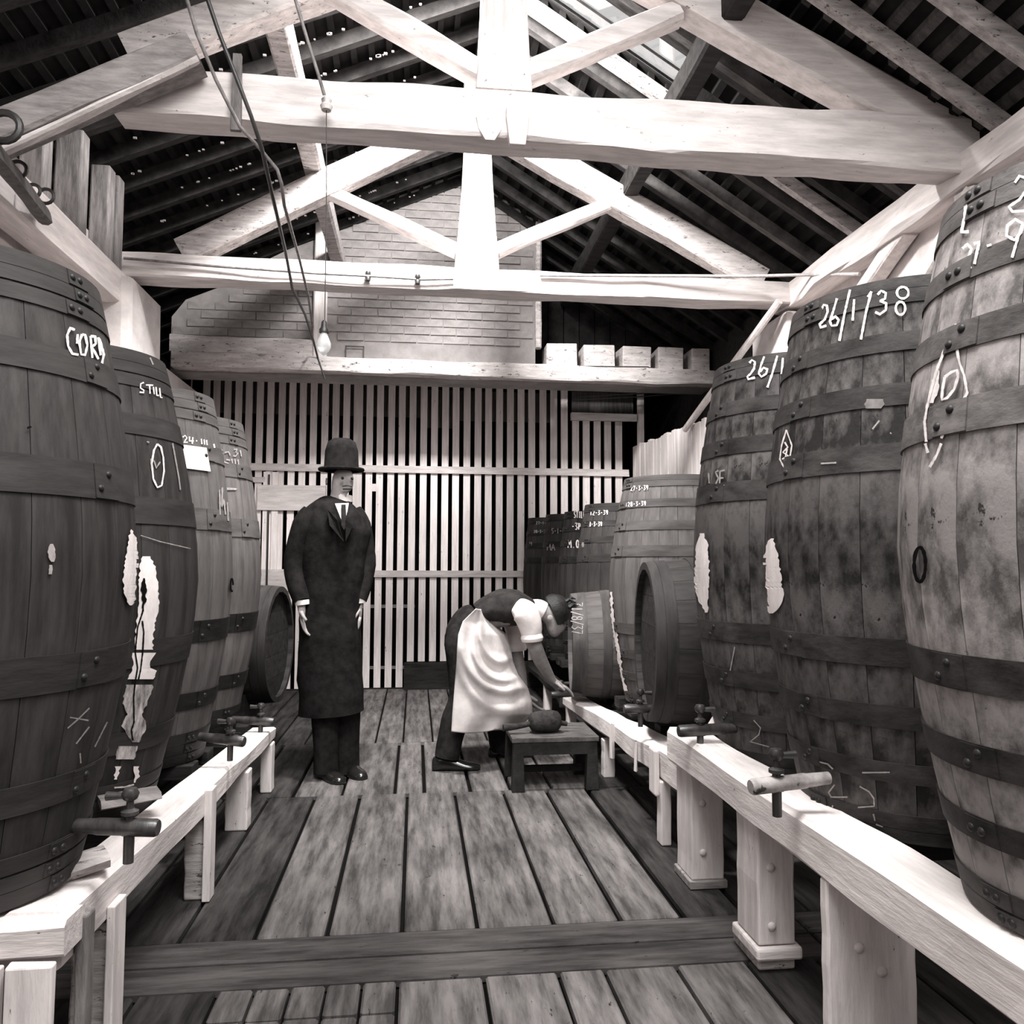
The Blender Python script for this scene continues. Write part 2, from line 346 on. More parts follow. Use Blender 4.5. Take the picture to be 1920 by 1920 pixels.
# piers
def pier(x0, x1, y0, y1, z, lb):
    m = MB(); rs = []
    for t in np.linspace(0, 1, 9):
        zz = -.03+t*(z+.03); q = .012*noise.noise(V((x0*3, t*4, 0))); k = .05
        rs.append([(x0+q, y0, zz), (x1-k+q, y0, zz), (x1-.012+q, y0+.012, zz), (x1+q, y0+k, zz), (x1+q, y1-.08, zz), (x1-.04+q, y1, zz), (x0, y1, zz)])
    m.rings(rs); return tag(obj('pier', m, WALLW), lb, 'pier')
pier(-1.98, -1.76, 5.05, 5.72, 2.96, 'whitewashed masonry pier under the left end of the far truss')
p_ = MB(); p_.rings([[(2.50, 5.12, z), (2.655, 5.12, z), (2.655, 5.7, z), (2.50, 5.7, z)] for z in np.linspace(-.03, 2.95, 6)])
tag(obj('pier', p_, WALLW, bevel=.03), 'whitewashed masonry pier under the right end of the far truss', 'pier')

# ============================================================ ROOF
RX, RZ = 2.78, 3.17; LX = -3.05; APX = .38; SL = .625
APZ = RZ+SL*(RX-APX)
SLL = (APZ-RZ)/(APX-LX)
def rz(x): return RZ+SL*(RX-x) if x > APX else RZ+SLL*(x-LX)
sky_hole = (.70, 1.52, 3.97, 4.37)
LH = (-.15, .33, 3.5, 4.1)   # opening added for the ridge fill lamp, high in left slope, above the frame   # opening in the right slope
def slope_slab(m, xa, xb, ya, yb, off=.0, th=.05):
    m.add([(xa, ya, rz(xa)+off), (xb, ya, rz(xb)+off), (xb, yb, rz(xb)+off), (xa, yb, rz(xa)+off), (xa, ya, rz(xa)+off+th), (xb, ya, rz(xb)+off+th), (xb, yb, rz(xb)+off+th), (xa, yb, rz(xa)+off+th)],
          [(0, 3, 2, 1), (4, 5, 6, 7), (0, 1, 5, 4), (1, 2, 6, 5), (2, 3, 7, 6), (3, 0, 4, 7)])
Y0, Y1 = 1.7, 8.95
m = MB(); e = .0001
slope_slab(m, LX-.3, LH[0], Y0, Y1); slope_slab(m, LH[1], APX-e, Y0, Y1); slope_slab(m, LH[0], LH[1], Y0, LH[2]); slope_slab(m, LH[0], LH[1], LH[3], Y1)
hx0, hx1, hy0, hy1 = sky_hole
slope_slab(m, APX+e, hx0, Y0, Y1); slope_slab(m, hx1, RX+.2, Y0, Y1); slope_slab(m, hx0, hx1, Y0, hy0); slope_slab(m, hx0, hx1, hy1, Y1)
roof = struct('ceiling', m, ROOFD)
# battens and common rafters
def rafter(y, side, m_, wd=.05, dp=.09, xa=None, xb=None):
    n = MB(); xa = xa if xa is not None else (LX if side < 0 else APX+.02); xb = xb if xb is not None else (APX-.02 if side < 0 else RX)
    n.add([(xa, y, rz(xa)-.03), (xb, y, rz(xb)-.03), (xb, y+wd, rz(xb)-.03), (xa, y+wd, rz(xa)-.03), (xa, y, rz(xa)-.03-dp), (xb, y, rz(xb)-.03-dp), (xb, y+wd, rz(xb)-.03-dp), (xa, y+wd, rz(xa)-.03-dp)],
          [(0, 1, 2, 3), (7, 6, 5, 4), (0, 4, 5, 1), (1, 5, 6, 2), (2, 6, 7, 3), (3, 7, 4, 0)])
    return obj('rafter', n, m_, roof)
y = 1.85
while y < 8.8:
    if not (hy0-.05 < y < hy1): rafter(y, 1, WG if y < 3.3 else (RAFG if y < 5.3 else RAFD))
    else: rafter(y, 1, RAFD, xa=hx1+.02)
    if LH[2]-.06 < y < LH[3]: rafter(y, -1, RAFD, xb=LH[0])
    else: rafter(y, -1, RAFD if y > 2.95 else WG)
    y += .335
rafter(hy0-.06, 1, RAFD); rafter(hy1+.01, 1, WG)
for side in (1, -1):
    a, b = (APX+.1, RX) if side > 0 else (LX, APX-.1); x = a
    while x < b:
        n = MB(); 
        segs = [(Y0, Y1)]
        if side > 0 and hx0-.03 < x < hx1: segs = [(Y0, hy0), (hy1, Y1)]
        if side < 0 and LH[0]-.03 < x < LH[1]: segs = [(Y0, LH[2]), (LH[3], Y1)]
        for (ya, yb) in segs: slope_slab(n, x, min(x+.035, b), ya, yb, off=-.03, th=.028)
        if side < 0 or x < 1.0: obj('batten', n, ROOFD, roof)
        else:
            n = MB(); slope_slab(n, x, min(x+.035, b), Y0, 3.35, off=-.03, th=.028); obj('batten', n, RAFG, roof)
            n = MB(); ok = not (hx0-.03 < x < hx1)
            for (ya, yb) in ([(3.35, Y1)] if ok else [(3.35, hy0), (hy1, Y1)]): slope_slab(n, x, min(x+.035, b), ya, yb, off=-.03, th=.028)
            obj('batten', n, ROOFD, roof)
        x += .105
# pale slips of torching seen under the left slope
n = MB(); random.seed(3)
for k in range(9):
    yy = 4.4+k*.335
    for q in range(22):
        x = random.uniform(-1.8, 0); s_ = random.uniform(.003, .008)
        n.box((x-s_*1.3, yy-.03, rz(x)-.135), (x+s_*1.3, yy-.02, rz(x)-.135+s_*1.6))
o = obj('mortar_drips', n, TGREY, roof); o['kind'] = 'stuff'
# skylight panes with bars
sk = thing('skylight', 'bright skylight of three long panes in the right roof slope', 'skylight', ((hx0+hx1)/2, (hy0+hy1)/2, rz(1.05)))
for i in range(3):
    n = MB(); a = hy0+(hy1-hy0)*i/3; b = hy0+(hy1-hy0)*(i+1)/3; slope_slab(n, hx0, hx1, a+.005, b-.005, off=.02, th=.004); obj('pane', n, PANE, sk)
for i in range(4):
    n = MB(); a = hy0+(hy1-hy0)*i/3; slope_slab(n, hx0, hx1, a-.004, a+.004, off=.008, th=.014); obj('glazing_bar', n, TDARK, sk)
# ridge board and purlins
tag(obj('purlin', MB().beam((-.69, Y0, 3.81), (-.69, 6.85, 3.81), .11, .15, n=16), WG), 'worn white purlin running under the left roof slope', 'beam', 'purlins')
tag(obj('purlin', MB().beam((1.42, Y0, 3.77), (1.42, 7.5, 3.77), .11, .15, n=16), TDARK), 'dark purlin running under the right roof slope', 'beam', 'purlins')
tag(obj('ridge_board', MB().beam((APX, Y0, APZ-.12), (APX, 8.8, APZ-.12), .04, .16, n=10), RAFD), 'dark ridge board along the roof apex above the trusses', 'beam')

def truss(Y, zb, zt, xl, xr, kw, pr_w, lb, far):
    t = thing('roof_truss', lb, 'truss', (APX, Y, zb), group='king post trusses')
    zc = (zb+zt)/2; h = zt-zb; th = .17
    UY = V((0, 0, 1))
    b = MB()
    if far: b.beam((xl, Y, zc), (xr, Y, zc+.005), th, h, n=34, jit=.007, bev=.008)
    else: b.beam((-1.27, Y, zc-.012), (2.62, Y, zc+.0), th, h*.74, h1=h*1.08, n=44, jit=.010, bev=.012)
    obj('tie_beam', b, WX, t)
    k = MB()
    if far:
        k.rings([[(x, Y+d, z) for x, d in ((.38-w_, -.07), (.38+w_, -.07), (.38+w_, .07), (.38-w_, .07))] for z, w_ in ((zt-.005, .145), (zt+.12, .14), (zt+.25, .125), (zt+.6, .10), (zt+.82, .09), (APZ-.2, .09))])
    else:
        k.rings([[(x, Y+d, z) for x, d in ((.365-w_, -.08), (.365+w_, -.08), (.365+w_, .08), (.365-w_, .08))] for z, w_ in ((zt-.02, .125), (zt+.1, .115), (zt+.4, .10), (zt+.8, .09), (APZ-.2, .09))])
    obj('king_post', k, mat('whitewash_post', .5, .8, (9, 9, 1.4), 3, speck=.64, speckv=.16, bump=.25), t, bevel=.008)
    return t
T2 = truss(5.2, 2.985, 3.135, -1.84, 2.60, .14, .1, 'far king post roof truss standing in front of the brick gable', True)
Y = 5.2
def tb(name, T, a, b, w_, h_, m_, n=12, jit=.006, label=None, **k):
    return obj(name, MB().beam(a, b, w_, h_, n=n, jit=jit, **k), m_, T, label=label)
tb('principal_rafter', T2, (-1.50, Y, 3.17), (.30, Y, 4.18), .13, .17, WG)
tb('principal_rafter', T2, (2.36, Y, 3.16), (.46, Y, 4.14), .13, .18, mat('whitewash_half', .4, .66, (1.5, 8, 8), 4, speck=.6, speckv=.1, bump=.3))
tb('strut', T2, (-.62, Y, 3.64), (.25, Y, 3.275), .09, .085, WX)
tb('strut', T2, (1.34, Y, 3.68), (.51, Y, 3.285), .09, .085, WX)
T1 = truss(3.45, 3.055, 3.305, -1.45, 2.62, .12, .1, 'near king post roof truss crossing the top of the view', False)
Y = 3.45
tb('principal_rafter', T1, (2.60, Y, 3.20), (.50, Y, 4.20), .15, .19, WX, n=20, h1=.22)
tb('principal_rafter', T1, atY(-60, 280, 3.27), atY(368, 100, 3.27), .14, .125, TGREY, label='bare grey rafter foot with a clipped end')
tb('principal_rafter', T1, (-1.25, Y+.05, 3.38), (.26, Y+.05, 4.14), .13, .16, MATS['whitewash_half'], label='upper rafter lapped behind the grey foot')
tb('strut', T1, (.28, Y, 3.385), (-.60, Y, 3.84), .10, .10, WX)
tb('strut', T1, (.46, Y, 3.40), (1.18, Y, 3.76), .10, .095, WX)
obj('batten', MB().beam(atY(-60, 318, 3.235), atY(372, 112, 3.235), .05, .022, n=8), WX, T1)
obj('wedge', MB().rings([[(.42+w_, Y-.115, z), (.42-w_, Y-.115, z), (.42-w_, Y-.08, z), (.42+w_, Y-.08, z)] for z, w_ in ((3.02, .035), (3.14, .05), (3.19, .05))]), WX, T1, bevel=.004)
obj('corbel', MB().rings([[(.30+w_, Y-.10, z), (.30-w_, Y-.10, z), (.30-w_, Y-.08, z), (.30+w_, Y-.08, z)] for z, w_ in ((3.04, .02), (3.09, .05), (3.14, .06))]), WX, T1)
tag(obj('hanging_board', MB().rings([[(x, 3.33+d, z) for x, d in ((-.765-w_, 0), (-.765+w_, 0), (-.765+w_, .02), (-.765-w_, .02))] for z, w_ in ((3.0, .022), (3.16, .02), (3.33, .017))]), TGREYZ), 'narrow grey board hung on the near tie beam left of the pipes', 'board')
# posts above the left plate
for i, (px0, px1, yy, m_, lb) in enumerate(((30, 78, 4.15, TGREYZ, 'grey post nearest the hook rail above the left wall'), (97, 150, 4.45, TGREYZ, 'broad bare grey post on the left wall plate'), (166, 203, 4.85, TGREYZ, 'bare grey post with dark knots beside the far truss end'), (206, 221, 5.0, TGREYZ, 'slim grey post touching the broader post by the far truss end'))):
    a = atY(px0, 400, yy).x; b = atY(px1, 400, yy).x
    tag(obj('post', MB().rings([[(a, yy, z), (b, yy, z), (b, yy+.1, z), (a, yy+.1, z)] for z in (2.99, 3.2, rz((a+b)/2)-.125)]), m_, bevel=.01), lb, 'post', 'posts above the left wall')
tag(obj('outside_light_panel', MB().box((-2.08, 3.0, 2.78), (-2.04, 5.6, 3.26)), WALLW), 'pale panel in place of outside light behind the grey posts', 'panel')  # panel added as the bright outside light between the posts
# hook rail with rings
hr = thing('hook_rail', 'dark rail with iron rings along the upper left wall', 'rail', (-1.75, 3.3, 2.95))
obj('rail', MB().beam(atY(-30, 262, 3.0), atY(86, 408, 3.95), .05, .07, n=6), mat('rusty_rail', .05, .1, (3, 3, 3), 6), hr)
for (x, y, YY, r) in ((8, 238, 3.1, .055), (33, 318, 3.45, .035), (62, 358, 3.75, .03), (86, 368, 3.9, .035)):
    c = atY(x, y, YY); n = MB().tube([c+V((math.cos(t)*r, 0, math.sin(t)*r)) for t in np.linspace(-2.4, 2.4, 14)], .008 if r < .05 else .014, n=7); obj('ring', n, IRON, hr)
# diagonal pole and rods
tag(obj('prop_pole', MB().beam((2.42, 5.05, 2.98), atX(1284, 806, 2.12), .045, .05, n=6, jit=.002), WZ), 'thin whitewashed pole slanting from the right pier to the partition', 'pole')
tag(obj('conduit', MB().tube([atY(1012, 516, 5.09), atY(1200, 517, 5.08), atY(1400, 518, 5.02), atX(1520, 515, 2.5), atX(1612, 514, 2.56)], .011, 8), PIPEL), 'thin white rod crossing the right half of the far truss', 'conduit')
tag(obj('conduit', MB().tube([atY(232, 484, 5.08), atY(400, 499, 5.08), atY(600, 513, 5.08), atY(700, 518, 5.08), atY(790, 524, 5.09), atY(850, 523, 5.09)], .0085, 8), PIPEM), 'thin dark pipe along the left half of the far tie beam', 'conduit')
for (x, y) in ((690, 518), (783, 524)):
    c = atY(x, y, 5.09); tag(obj('insulator', MB().lathe([(.0, -.03), (.016, -.03), (.02, -.01), (.012, 0), (.02, .012), (.016, .03), (0, .03)], c, V((0, 0, 1)), 12, False), IRON), 'small cable cleat on the far tie beam, ' + ('left one' if x == 690 else 'right one nearer the king post'), 'insulator', 'cable cleats')
# ---- slatted gate
GY = 7.93
gt = thing('slatted_gate', 'tall whitewashed gate of upright slats closing the far end', 'gate', (0, GY, 0))
def gx(px, py=900): return atY(px, py, GY).x
def gz(py, px=800): return atY(px, py, GY).z
sx = 376.0; i = 0
while sx < 1172:
    wpx = 12.6
    if 651 < sx < 664: wpx = 17
    z0 = gz(1288) if sx < 762 else gz(1240); z1 = gz(716)
    if 560 > sx > 545: pass
    if 1072 < sx < 1190: z1 = gz(782)
    a, b = gx(sx), gx(sx+wpx); dy = random.uniform(-.004, .004)
    k = random.uniform(-.004, .004)
    n = MB().add([(a, GY+dy, z0), (b, GY+dy, z0), (b, GY+.022+dy, z0), (a, GY+.022+dy, z0), (a+k, GY+dy, z1), (b+k, GY+dy, z1), (b+k, GY+.022+dy, z1), (a+k, GY+.022+dy, z1)], [(0, 3, 2, 1), (4, 5, 6, 7), (0, 1, 5, 4), (1, 2, 6, 5), (2, 3, 7, 6), (3, 0, 4, 7)])
    obj('slat', n, SLAT, gt)
    sx += 20.4 if wpx < 15 else 23.5; i += 1
def gb(name, x0, y0, x1, y1, m_, d0=-.035, d1=0.0, lab=None):
    return obj(name, MB().box((gx(x0), GY+d0, gz(y1)), (gx(x1), GY+d1, gz(y0)), jit=.002), m_, gt, label=lab)
gb('top_rail', 366, 703, 1345, 717, WX, -.05, .0)
gb('rail', 470, 875, 1178, 888, WX); gb('rail', 655, 1070, 1180, 1082, WX)
gb('rail', 470, 1068, 655, 1108, WX)
gb('rail', 485, 914, 612, 960, WX, -.05); gb('rail', 470, 900, 498, 909, WX, -.03)
gb('brace_post', 495, 890, 507, 1110, SLAT, -.03); gb('brace_post', 511, 890, 523, 1070, SLAT, -.03)
gb('end_post', 1195, 716, 1207, 1290, SLAT, -.03)
gb('window_ledge', 1070, 768, 1193, 782, WX, -.05)
gb('kick_board', 762, 1241, 1200, 1312, TDARK, -.12)
gb('sill_board', 480, 1288, 764, 1298, TDARK, -.02)
gb('back_boards', 372, 722, 800, 781, mat('back_board', .05, .13, (20, 20, 1), 4, bump=.2), .06, .08)
gb('back_boards', 795, 728, 860, 800, MATS['back_board'], .06, .08)
gb('back_boards', 860, 728, 1040, 785, MATS['back_board'], .06, .08)
gb('back_boards', 1074, 724, 1190, 768, MATS['back_board'], .04, .06)
for y_ in (1134, 1249): gb('back_rail', 680, y_, 780, y_+6, TGREY, .05, .06)
gb('latch_plate', 687, 908, 712, 922, PAPER, .03, .04)
gb('strap_iron', 504, 895, 508, 1120, IRON, -.05, -.035)
# cables under the lintel
tag(obj('cable', MB().tube([atY(x, y, 7.82) for x, y in ((358, 735), (360, 705), (368, 698), (520, 704), (700, 709), (900, 713), (1100, 716), (1240, 718))], .008, 6), PIPEL), 'pale cable clipped along the gate top rail', 'cable')
tag(obj('cable', MB().tube([atY(x, y, 6.8) for x, y in ((960, 684), (1100, 687), (1215, 688), (1240, 700), (1265, 716))], .006, 6), CABLE), 'thin cable sagging off the lintel on the right', 'cable')
tag(obj('cable', MB().tube([atY(x, y, 7.7) for x, y in ((1075, 745), (1200, 738), (1345, 722))], .006, 6), CABLE), 'upper loose dark cable right of the gate end post', 'cable')
tag(obj('cable', MB().tube([atY(x, y, 7.6) for x, y in ((1075, 750), (1200, 744), (1350, 732))], .006, 6), CABLE), 'lower loose dark cable right of the gate end post', 'cable')
# hanging pipes and lamp
def pipe(pts, r, m_, lb): return tag(obj('hanging_pipe', MB().tube([atY(x, y, YY) for x, y, YY in pts], r, 9), m_), lb, 'pipe', 'pipes hanging from the roof')
pipe([(345, -20, 3.05), (369, 62, 3.1), (405, 150, 3.18), (450, 238, 3.25), (482, 272, 3.3), (520, 318, 3.38), (528, 345, 3.4), (533, 385, 3.5), (560, 480, 4.4), (578, 555, 4.9), (586, 612, 5.6)], .0075, PIPEM, 'pale bent pipe coming down across the near tie beam')
pipe([(383, -20, 3.15), (410, 60, 3.18), (445, 150, 3.2), (470, 215, 3.24), (490, 275, 3.3), (512, 372, 3.5), (535, 470, 4.4), (548, 540, 4.9), (572, 590, 5.8), (588, 640, 6.6), (596, 672, 6.78), (610, 712, 6.78)], .0085, IRON, 'dark pipe running beside the pale bent pipe')
pipe([(548, -20, 3.2), (575, 70, 3.22), (600, 150, 3.24), (608, 178, 3.26)], .007, PIPEM, 'short rod holding the lamp cord at the near tie beam')
lampc = atY(608, 640, 3.3)
lmp = thing('hanging_bulb', 'bare glass bulb hanging on a long thin cord before the lintel', 'lamp', lampc)
LY = 3.3
obj('pulley', MB().lathe([(0, -.03), (.02, -.03), (.026, -.012), (.018, 0), (.022, .015), (.01, .03), (0, .03)], atY(612, 194, LY), V((0, 0, 1)), 14, False), PIPEL, lmp)
obj('cord', MB().tube([atY(x, y, LY) for x, y in ((612, 194), (612, 380), (609, 600))], .0022, 6), CABLE, lmp)
def dz(y): return atY(608, y, LY)
k = (dz(600)-dz(700)).length/100
obj('lamp_socket', MB().lathe([(.004, 0), (5*k, -4*k), (6*k, -14*k), (9*k, -18*k), (9*k, -24*k), (0, -24*k)], dz(600), V((0, 0, 1)), 16, False), IRON, lmp)
obj('glass_bulb', MB().lathe([(5*k, -24*k), (9*k, -34*k), (13*k, -44*k), (13*k, -52*k), (9*k, -60*k), (3*k, -66*k), (0, -67*k)], dz(600), V((0, 0, 1)), 20, False), BULB, lmp)

# ============================================================ CASKS
def radf(t, rm, re): 
    t = abs(t); return re+(rm-re)*(1-((t*t+.012)**.73-.012**.73)/(1.012**.73-.012**.73))
BR = [(.955, 1.0), (.90, .953), (.72, .79), (.52, .60), (.29, .385), (-.385, -.29), (-.60, -.52), (-.79, -.72), (-.953, -.90), (-1, -.955)]
BL = [(.945, 1.0), (.895, .943), (.835, .888), (.62, .71), (.24, .355), (-.355, -.24), (-.71, -.62), (-.888, -.835), (-.943, -.895), (-1, -.945)]
CASK = {}
class Cask:
    def __init__(s, name, label, loc, H, rm, re, bands, m, hm, lap=0.0, rot=None, group=None, ns=22, heads='disc', inside=None, mats=None):
        s.H, s.rm, s.re = H, rm, re
        s.root = thing(name, label, 'cask', loc, rot, group); s.M = wm(s.root); s.inv = s.M.inverted()
        def r(z): return radf((z-H/2)/(H/2), rm, re)
        s.r = r
        # staves: one mesh, shared, turned about the axis
        st = MB(); rs = []; a = math.pi/ns; g = .0016
        for z in [H*k/12 for k in range(13)]:
            q = r(z); th = .028; aa = a-g/q*.5
            rs.append([(q*.9992*math.cos(-aa), q*.9985*math.sin(-aa), z), (q/math.cos(a)*math.cos(-a*.4)*.992, q*math.sin(-a*.4), z), (q/math.cos(a)*math.cos(a*.4)*.992, q*math.sin(a*.4), z), (q*.9992*math.cos(aa), q*.9985*math.sin(aa), z), ((q-th)*math.cos(aa), (q-th)*math.sin(aa), z), ((q-th)*math.cos(-aa), (q-th)*math.sin(-aa), z)])
        st.rings(rs); st.smooth = True
        me = mesh_from('stave', st); me.materials.append(m)
        for k in range(ns): link('stave', me, None, s.root, Matrix.Rotation(2*math.pi*k/ns, 4, 'Z'))
        core = MB().lathe([(r(z)-.02, z) for z in [H*(.03+.94*k/12) for k in range(13)]], (0, 0, 0), V((0, 0, 1)), 32)
        # heads
        for zz in (.035, H-.05):
            if heads == 'disc' or zz < .1:
                obj('head', s.loc(MB().lathe([(r(zz)-.02, 0), (r(zz)-.02, .018)], (0, 0, zz), V((0, 0, 1)), 36)), m, s.root)
            else:
                R_ = r(zz)-.02; nb = 5
                for k in range(nb):
                    x0, x1 = -R_+2*R_*k/nb+.001, -R_+2*R_*(k+1)/nb-.001; poly = []
                    for q in range(7):
                        x = x0+(x1-x0)*q/6; poly.append((x, -math.sqrt(max(R_*R_-x*x, 1e-6))))
                    for q in range(6, -1, -1):
                        x = x0+(x1-x0)*q/6; poly.append((x, math.sqrt(max(R_*R_-x*x, 1e-6))))
                    pb = MB(); n_ = len(poly); pb.add([(x, y, zz) for x, y in poly]+[(x, y, zz+.02) for x, y in poly], [tuple(range(n_)), tuple(range(2*n_-1, n_-1, -1))]+[(i, (i+1) % n_, n_+(i+1) % n_, n_+i) for i in range(n_)])
                    obj('head_board', s.loc(pb), inside or m, s.root)
        # hoops
        hms = hm if isinstance(hm, list) else [hm]*len(bands)
        for bi, (t0, t1) in enumerate(bands):
            z0 = (t0+1)/2*H; z1 = (t1+1)/2*H; n = MB(); seg = 60; th = .0045
            for lo in (0,):
                prof = [(r(z0)+.001, z0), (r(z0)+th, z0), (r(z1)+th, z1), (r(z1)+.001, z1)]
                rs = []
                for k in range(seg):
                    ang = 2*math.pi*k/seg; rs.append([(p*math.cos(ang), p*math.sin(ang), z) for p, z in prof])
                rs.append(rs[0]); n.rings(rs, cap=False)
            # lapped end plate
            la = lap+(.06*math.sin(bi*2.3)); rs = []
            for k in range(7):
                ang = la-.22+.22*k/6; rs.append([(p*math.cos(ang), p*math.sin(ang), z) for p, z in ((r(z0)+th, z0+.002), (r(z0)+th+.003, z0+.002), (r(z1)+th+.003, z1-.002), (r(z1)+th, z1-.002))])
            n.rings(rs); n.smooth = True
            h = obj('hoop', s.loc(n), hms[bi], s.root)
            zs = [(z0+z1)/2] if (z1-z0) < .05 else [z0+(z1-z0)*.3, z0+(z1-z0)*.72]
            for j, da in enumerate((-.18, -.10)):
                zc = zs[j % len(zs)]; q = r(zc)+th+.002; ang = la+da; d = V((math.cos(ang), math.sin(ang), 0))
                obj('rivet', s.loc(MB().lathe([(.009, 0), (.0085, .003), (.005, .006), (0.0005, .007)], d*q+V((0, 0, zc)), d, 9)), RIV, h)
    def loc(s, mb):
        mb.v = [s.M @ p for p in mb.v]; return mb
    def hit(s, px, py, off=.0062):
        o = s.inv @ CAM; d = (s.inv.to_3x3() @ ray(px, py)).normalized()
        # closest range to axis
        dd = V((d.x, d.y)); oo = V((o.x, o.y)); tc = -oo.dot(dd)/dd.dot(dd)
        t = max(tc-s.rm*2.2, .05); st = .01; last = None
        while t < tc+.02:
            p = o+d*t
            if -.02 <= p.z <= s.H+.02:
                f = math.hypot(p.x, p.y)-(s.r(p.z)+off)
                if f < 0:
                    a, b = t-st, t
                    for _ in range(14):
                        c = (a+b)/2; q = o+d*c
                        if math.hypot(q.x, q.y)-(s.r(min(max(q.z, 0), s.H))+off) < 0: b = c
                        else: a = c
                    q = o+d*b; return s.M @ q
            t += st
        return None
    def strokes(s, name, lines, wpx=4.0, m=None, zoom=(1, 0, 0), label=None, off=.0062):
        k, ox, oy = zoom; n = MB()
        for ln in lines:
            P = [(x*k+ox, y*k+oy) for x, y in ln]; Q = []
            for a, b in zip(P[:-1], P[1:]):
                L = max(1, int(math.hypot(b[0]-a[0], b[1]-a[1])/4))
                for j in range(L): Q.append((a[0]+(b[0]-a[0])*j/L, a[1]+(b[1]-a[1])*j/L))
            Q.append(P[-1]); prev = None
            for j, q in enumerate(Q):
                a = Q[max(j-1, 0)]; b = Q[min(j+1, len(Q)-1)]; dx, dy = b[0]-a[0], b[1]-a[1]; L = math.hypot(dx, dy) or 1
                wd = wpx*.5*random.uniform(.75, 1.2); nx, ny = -dy/L*wd, dx/L*wd
                h0, h1 = s.hit(q[0]+nx, q[1]+ny, off), s.hit(q[0]-nx, q[1]-ny, off)
                cur = (h0, h1) if h0 is not None and h1 is not None else None
                if cur and prev and (cur[0]-prev[0]).length < .08: n.add([prev[0], cur[0], cur[1], prev[1]], [(0, 1, 2, 3)])
                prev = cur
        if n.v:
            return obj(name, n, m or CHALK, s.root, label=label)
    def patch(s, name, rows, m=None, zoom=(1, 0, 0), label=None, off=.0055, nc=5):
        k, ox, oy = zoom; n = MB(); prev = None
        R = []
        for (a, b) in zip(rows[:-1], rows[1:]):
            L = max(1, int(abs(b[0]-a[0])*k/4))
            for j in range(L):
                t = j/L; R.append([a[i]+(b[i]-a[i])*t+(0 if i == 0 else random.uniform(-1, 1)/k*1.9) for i in range(3)])
        R.append(rows[-1])
        for (y, x0, x1) in R:
            cur = [s.hit((x0+(x1-x0)*c/nc)*k+ox, y*k+oy, off) for c in range(nc+1)]
            if prev:
                for c in range(nc):
                    q = [prev[c], prev[c+1], cur[c+1], cur[c]]
                    if all(z is not None for z in q) and (q[0]-q[2]).length < .2: n.add(q, [(0, 1, 2, 3)])
            prev = cur
        if n.v: return obj(name, n, m or PAINTW, s.root, label=label)
    def tap(s, p0, d, L, m, r=.021, key=1, up=V((0, 0, 1))):
        d = V(d).normalized(); p0 = V(p0); side = d.cross(up).normalized()
        n = MB().lathe([(r*.82, -.06), (r*.9, 0), (r, .01), (r, L*.45), (r*1.08, L*.47), (r*1.05, L*.96), (r*.9, L), (0, L)], p0, d, 18, False)
        t = obj('tap', n, m, s.root, smooth=True)
        kp = p0+d*L*.55; kk = m if m is TAPW else IRON
        obj('tap_key', MB().lathe([(.012, 0), (.011, r+.006), (.02, r+.01), (.02, r+.018), (.009, r+.024), (.008, r+.04), (.016, r+.046), (.02, r+.058), (.014, r+.07), (0, r+.073)], kp, up, 14, False), kk, t)
        obj('tap_handle', MB().tube([kp+up*(r+.05)-d*.055*key, kp+up*(r+.052)-d*.02*key, kp+up*(r+.052)+d*.01*key], [.011, .008, .008], 9), kk, t)
        obj('spout', MB().lathe([(.0125, 0), (.012, -.07), (.008, -.07), (.008, -.03)], kp-up*(r*.6), up, 12, False), kk, t)
        return t
def upright(key, name, label, X, Y, rm, re, Zt, Zb, bands, m, hm, lapdir, **k):
    a = math.atan2(CAM.y-Y, CAM.x-X)
    c = Cask(name, label, (X, Y, Zb), Zt-Zb, rm, re, bands, m, hm, lap=a+lapdir, **k); CASK[key] = c; return c
GL = 'tall casks on the left stillage'; GR = 'tall casks on the right stillage'
hlow = lambda a, b: [a]*5+[b]*5
L1 = upright('L1', 'upright_cask', 'nearest left cask, dark oak, chalked CORD near its top', -1.112, 2.06, .412, .300, 1.895, .455, BL, CL, HL, .95, group=GL)
L2 = upright('L2', 'upright_cask', 'second left cask with white splash, chalked STILL and a large O', -1.135, 2.87, .380, .248, 1.90, .385, BL, CL, HL, .15, group=GL)
L3 = upright('L3', 'upright_cask', 'third left cask, with a paper sheet below its top hoops', -1.195, 3.64, .390, .285, 1.93, .375, BL, CL2, hlow(HL2, HBL), .95, group=GL)
L4 = upright('L4', 'upright_cask', 'fourth and farthest upright left cask, pale oak with black lower hoops', -1.240, 4.47, .404, .285, 1.96, .32, BL, CL2, hlow(HL2, HBL), 1.0, group=GL)
R1 = upright('R1', 'upright_cask', 'nearest right cask, mottled, chalked 27 and a large D diamond', 1.345, 1.38, .392, .286, 1.925, .555, BR, CR1, hlow(HR1, HR2), -.62, group=GR)
R2 = upright('R2', 'upright_cask', 'second right cask, chalked 26/1/38 with a white patch on its bulge', 1.425, 2.180, .402, .303, 1.957, .50, BR, CR2, HR2, -.72, group=GR)
R3 = upright('R3', 'upright_cask', 'third right cask, dark, with 26/1 chalked at the rim and white patch', 1.457, 2.965, .378, .283, 1.97, .455, BR, CR2, HR2, -.72, group=GR)
R4 = upright('R4', 'upright_cask', 'shorter fourth right cask dated 27-3-39, beside the partition', 1.51, 4.54, .390, .292, 1.70, .42, BR, CL2, HL2, -.92, group=GR)
def tangX(px, Y, r):  # axis position whose left outline passes through px at eye height
    s_ = atY(px, 1085, 1.0).x; return s_*Y+r*math.sqrt(1+s_*s_)
